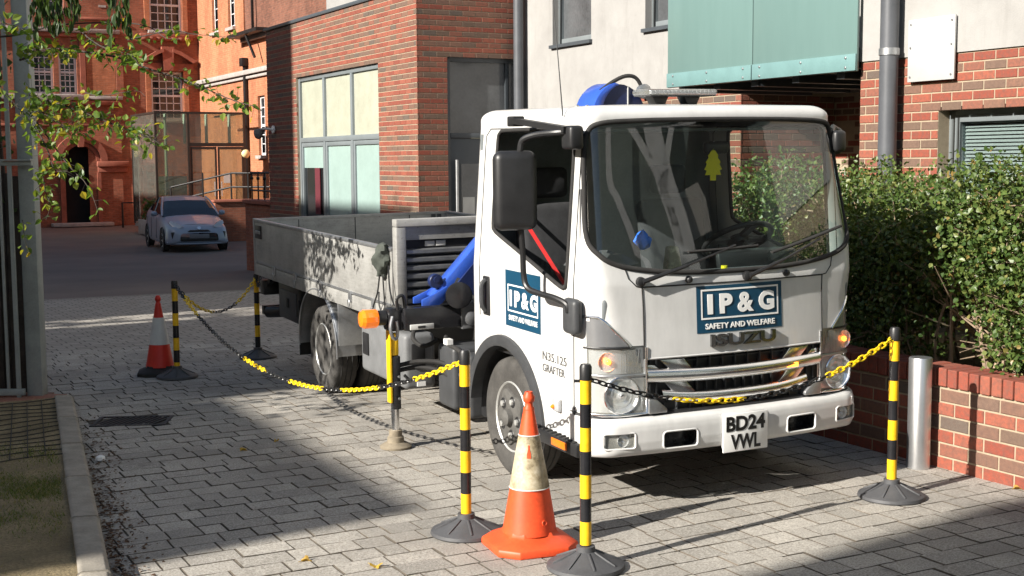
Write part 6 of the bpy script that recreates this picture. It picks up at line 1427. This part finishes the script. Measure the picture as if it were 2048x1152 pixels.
# ------------------------------------------------------------------ overhanging tree at the left
tr = empty('overhanging_tree', (-4.55, 11.0, gz(-4.5, 11) - .02), 0, 'leafy tree behind the fence with branches hanging across the upper left', 'tree')
to = tr.location; r = random.Random(77)
wood = MB(); lv = MB(); lvd = MB()
trunk = [Vector((0, 0, 0)), Vector((.05, 0, 1)), Vector((.0, .0, 2.2)), Vector((-.1, -.1, 3.4)), Vector((-.3, -.4, 4.8)), Vector((-.5, -.8, 6))]
MB().tube(smooth_path(trunk, 5), [.15 - .004 * i for i in range(26)], 12).build('trunk', M_BARK, tr, 50)
def along(pts, n=8): return smooth_path(pts, n)
def twig(pts_px, Y0, Y1, rad, dens, size, spread, mm, droop=.2, hang=False):
    P = [unp(x_, y_, Y0 + (Y1 - Y0) * i / max(len(pts_px) - 1, 1)) - to for i, (x_, y_) in enumerate(pts_px)]; Q = along(P, 8); wood.tube(Q, [max(rad * (1 - .75 * i / len(Q)), .0015) for i in range(len(Q))], 5)
    for i in range(len(Q) - 1):
        L_ = (Q[i + 1] - Q[i]).length; c = L_ * dens; c = int(c) + (1 if r.random() < c % 1 else 0)
        for _ in range(c):
            p = Q[i].lerp(Q[i + 1], r.random()); off = rvec(r) * spread * r.random(); q = p + off
            if off.length > .05: wood.tube([p, q], [.0018, .001], 3)
            d = off.normalized() * .6 + rvec(r) * .7 + Vector((0, 0, -droop)); 
            if hang: d = Vector((r.uniform(-.25, .25), r.uniform(-.25, .25), -1))
            leaf(mm, q, d, rvec(r) + Vector((-.3, -.3, .9)), size * r.uniform(.65, 1.2), r.uniform(.32, .46) if not hang else .24)
st_ = (-10, 60)
twig([(-40, 75), (20, 72), (65, 63), (116, 50), (232, 45), (295, 53), (330, 75), (360, 78)], 9.30, 8.50, .008, 16, 0.048, .06, lv)
twig([(40, 120), (90, 105), (146, 102), (218, 111), (263, 124), (299, 138), (356, 156), (404, 174), (440, 190), (480, 205), (508, 212)], 9.40, 8.10, .010, 59, 0.052, .11, lv)
twig([(40, 90), (80, 100), (110, 96), (150, 106)], 9.20, 8.70, .006, 104, 0.055, .10, lv)
twig([(160, 60), (185, 82), (220, 100), (262, 110), (278, 132)], 8.90, 8.40, .006, 95, 0.052, .09, lv)
twig([(60, 190), (110, 205), (160, 222), (205, 240), (250, 258), (290, 270), (315, 285)], 9.10, 8.30, .009, 164, 0.053, .13, lv)
twig([(60, 215), (100, 235), (135, 255), (160, 262)], 9.00, 8.60, .006, 208, 0.053, .16, lv)
twig([(70, 240), (100, 280), (120, 310), (150, 345), (168, 362), (186, 395), (196, 425)], 8.90, 8.40, .006, 45, 0.052, .07, lv)
twig([(75, 260), (95, 300), (110, 340), (135, 340)], 8.80, 8.60, .006, 148, 0.053, .12, lv)
twig([(170, 185), (200, 192), (240, 186), (275, 182), (290, 192)], 8.70, 8.40, .004, 45, 0.048, .06, lv)
twig([(255, 80), (340, 62), (385, 68), (430, 72), (470, 75)], 8.50, 8.10, .004, 52, 0.046, .06, lv)
twig([(84, 330), (90, 380), (100, 410), (92, 440)], 8.70, 8.60, .004, 104, 0.057, .08, lv)
twig([(0, 45), (25, 50), (50, 62)], 8.70, 8.60, .004, 104, 0.057, .07, lv)
twig([(-10, 165), (15, 190), (40, 220), (60, 228)], 8.80, 8.70, .004, 73, 0.059, .07, lv)
twig([(45, 440), (50, 480), (58, 505)], 8.85, 8.80, .003, 52, 0.052, .04, lv)
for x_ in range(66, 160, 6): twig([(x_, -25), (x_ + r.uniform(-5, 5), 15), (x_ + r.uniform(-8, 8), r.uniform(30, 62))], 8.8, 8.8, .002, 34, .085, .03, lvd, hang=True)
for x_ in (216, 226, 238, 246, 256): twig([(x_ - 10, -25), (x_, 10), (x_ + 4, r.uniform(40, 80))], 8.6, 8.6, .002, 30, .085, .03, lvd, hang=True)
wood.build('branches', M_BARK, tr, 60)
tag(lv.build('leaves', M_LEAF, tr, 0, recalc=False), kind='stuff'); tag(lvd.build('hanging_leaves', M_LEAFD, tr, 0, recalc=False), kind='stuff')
# rest of the crown, beyond the left edge of the picture
cr2_ = MB(); cw = MB()
for k in range(46):
    c = Vector((r.uniform(-7.4, -4.75), r.uniform(6.6, 10.6), r.uniform(2.3, 5.2))); 
    if infront(c, 160): continue
    rad = r.uniform(.25, .5); cw.tube([Vector((-4.8, 10.2, 3.6)) - to, (Vector((-4.8, 10.2, 3.6)) * .4 + c * .6) + rvec(r) * .15 - to, c - to], [.02, .012, .005], 5)
    for _ in range(int(120 * rad)):
        p = c + rvec(r) * rad * r.uniform(.3, 1.1)
        if infront(p, 40): continue
        leaf(cr2_, p - to, rvec(r) + Vector((0, 0, -.3)), rvec(r) + Vector((-.4, -.3, .8)), r.uniform(.06, .10), .4)
tag(cr2_.build('crown', M_LEAF, tr, 0, recalc=False), kind='stuff'); cw.build('crown_branches', M_BARK, tr, 60)
# unseen tree added in the house gap to break up the sunlight stripe
gt = broot('added_tree', -11.0, 14.0, -.3, 'unseen tree added at left to break up sunlight between the houses', 'tree'); m = MB(); r9 = random.Random(8)
MB().tube([(0, 0, 0), (.1, 0, 3), (0, .1, 6), (.1, 0, 10)], [.16, .14, .1, .04], 10).build('trunk', M_BARK, gt, 60)
for _ in range(900): leaf(m, Vector((r9.gauss(0, .8), r9.gauss(0, .8), r9.uniform(3, 11.5))), rvec(r9), rvec(r9) + Vector((-.5, 0, .6)), r9.uniform(.12, .24), .45)
tag(m.build('crown', M_LEAF, gt, 0, recalc=False), kind='stuff')
# ivy on the fence top
iv = empty('climbing_ivy', (-4.15, 10.3, gz(-4, 10.3)), 0, 'dark climbing stems and ivy on the fence above the top rail', 'climber'); m = MB(); m2 = MB()
for k in range(9):
    x0 = r.uniform(-.28, .10); P = [Vector((x0, r.uniform(-.04, .04), .9))] + [Vector((x0 + r.uniform(-.06, .06), r.uniform(-.05, .05), 1.5 + j * .55)) for j in range(9)]; m.tube(smooth_path(P, 4), r.uniform(.008, .02), 6)
    for _ in range(26): p = P[r.randrange(1, 9)] + rvec(r) * .13; leaf(m2, p, rvec(r) + Vector((0, 0, -.5)), rvec(r) + Vector((0, -1, .3)), r.uniform(.05, .08), .5)
m.build('stems', M_BARK, iv, 60); tag(m2.build('leaves', M_LEAFD, iv, 0, recalc=False), kind='stuff')
# low dark hedge by the doorway, far end
fh = broot('far_shrub', 10.75, 45.2, -.6, 'small dark clipped shrub in a planter beside the glass porch', 'shrub'); m = MB()
for _ in range(2600): leaf(m, Vector((r.uniform(-.75, .75), r.uniform(-3.0, .5), r.uniform(.35, 1.15))), rvec(r), rvec(r) + Vector((0, 0, .8)), r.uniform(.08, .14), .5)
tag(m.build('foliage', M_LEAFD, fh, 0, recalc=False), kind='stuff'); MB().box(-.85, .85, -3.1, .6, 0, .5).build('planter', M_STONE, fh, 35, .02)
# ------------------------------------------------------------------ netting, grass and litter in the bed
def bedp(t_, j): p = KA + kd * t_ + kn * (.128 + j); return Vector((p.x, p.y, gz(p.x, p.y) + .066 + .014 * math.sin(p.x * 5.1 + p.y * 3) * math.sin(p.y * 4.3) + .008))
nt_ = empty('ground_netting', bedp(1.2, .6), 0, 'dark square-mesh netting laid over the soil behind the kerb', 'netting'); o_ = nt_.location
for k in range(14): MB().tube([bedp(.05 + k * .155 + .25 * q, q) - o_ for q in [i * .12 for i in range(18)]], .0035, 4).build('strand', M_NET, nt_)
for k in range(17): MB().tube([bedp(.05 + i * .2 + .25 * (k * .10), k * .10) - o_ for i in range(11)], .0035, 4).build('strand', M_NET, nt_)
gm = MB(); r = random.Random(5)
for _ in range(12000):
    t_ = r.gauss(2.85, .55); j = abs(r.gauss(.25, .38)) + .03
    if t_ > 3.6 and r.random() < .6: continue
    if math.sin(t_ * 7 + j * 5) + r.uniform(-1, 1) < -.2: continue
    p = bedp(t_, j) - Vector((0, 0, .012)); d = Vector((r.uniform(-.7, .7), r.uniform(-.7, .7), .7)); h = r.uniform(.015, .04); x = Vector((r.uniform(-1, 1), r.uniform(-1, 1), 0)).normalized() * .0025; k = len(gm.v)
    gm.v += [tuple(p - x), tuple(p + x), tuple(p + d * h)]; gm.f.append((k, k + 1, k + 2)); gm.mi.append(0)
tag(gm.build('grass', M_GRASS, None, 0, recalc=False), kind='stuff')['label'] = 'thin green grass growing in the soil behind the kerb'
lm = MB()
for _ in range(1500):
    t_ = r.uniform(.6, 5.2); j = abs(r.gauss(0, .085)); p = KA + kd * t_ - kn * (.012 + j)
    if r.random() > .25 + .75 * min(max((t_ - 1.2) / 2, 0), 1): continue
    leaf(lm, Vector((p.x, p.y, gz(p.x, p.y) + r.uniform(.001, .012))), Vector((r.uniform(-1, 1), r.uniform(-1, 1), .1)), Vector((0, 0, 1)) + rvec(r) * .4, r.uniform(.008, .028), .4)
lt_ = lm.build('leaf_litter', M_LITTER, None, 0, recalc=False); tag(lt_, kind='stuff'); lt_['label'] = 'brown leaf litter gathered along the foot of the kerb'
def fallen(px, py, s, label, Y=None):
    r_ = F_ + CR * ((px - 1024) / 2580) - CU * ((py - 576) / 2580); t_ = -CAMH / r_.z; p = Vector((r_.x * t_, r_.y * t_, 0)); p.z = gz(p.x, p.y)
    m = MB(); ang = r.uniform(0, 6); pts = []
    for k in range(14): a = 2 * math.pi * k / 14; q = s * (.55 + .45 * abs(math.cos(2.5 * a))); pts.append((q * math.cos(a + ang), q * math.sin(a + ang) * .8, .006 + .012 * math.sin(2 * a) + r.uniform(0, .004)))
    m.add([(0, 0, .004)] + pts, [(0, 1 + k, 1 + (k + 1) % 14) for k in range(14)]); m.tube([(0, 0, .005), (s * math.cos(ang) * 1.5, s * math.sin(ang) * 1.5, .008)], .0015, 4)
    o = m.build('fallen_leaf', M_YLEAF, None, 0, loc=p); tag(o, label, 'leaf', 'fallen leaves on the paving')
for px, py, s, lab in ((612, 1120, .030, 'yellow fallen leaf at the bottom, left of another yellow leaf'), (752, 1132, .034, 'yellow fallen leaf nearest the bottom edge below the shadow corner'), (486, 898, .030, 'brownish yellow leaf in the shade left of the outrigger foot'), (2035, 984, .04, 'brown dead leaf at the foot of the brick wall'), (553, 880, .018, 'small orange leaf on the edge of the outrigger shadow')): fallen(px, py, s, lab)
pp = unp(201, 918, 1) ; r_ = F_ + CR * ((201 - 1024) / 2580) - CU * ((918 - 576) / 2580); t_ = -CAMH / r_.z
o = MB().lathe([(.012, 0), (.03, .01), (.028, .03), (.01, .038)], 7).build('litter_scrap', M_LETW, None, 0, loc=(r_.x * t_, r_.y * t_, gz(r_.x * t_, r_.y * t_))); tag(o, 'crumpled white scrap of litter on the paving by the kerb', 'litter')
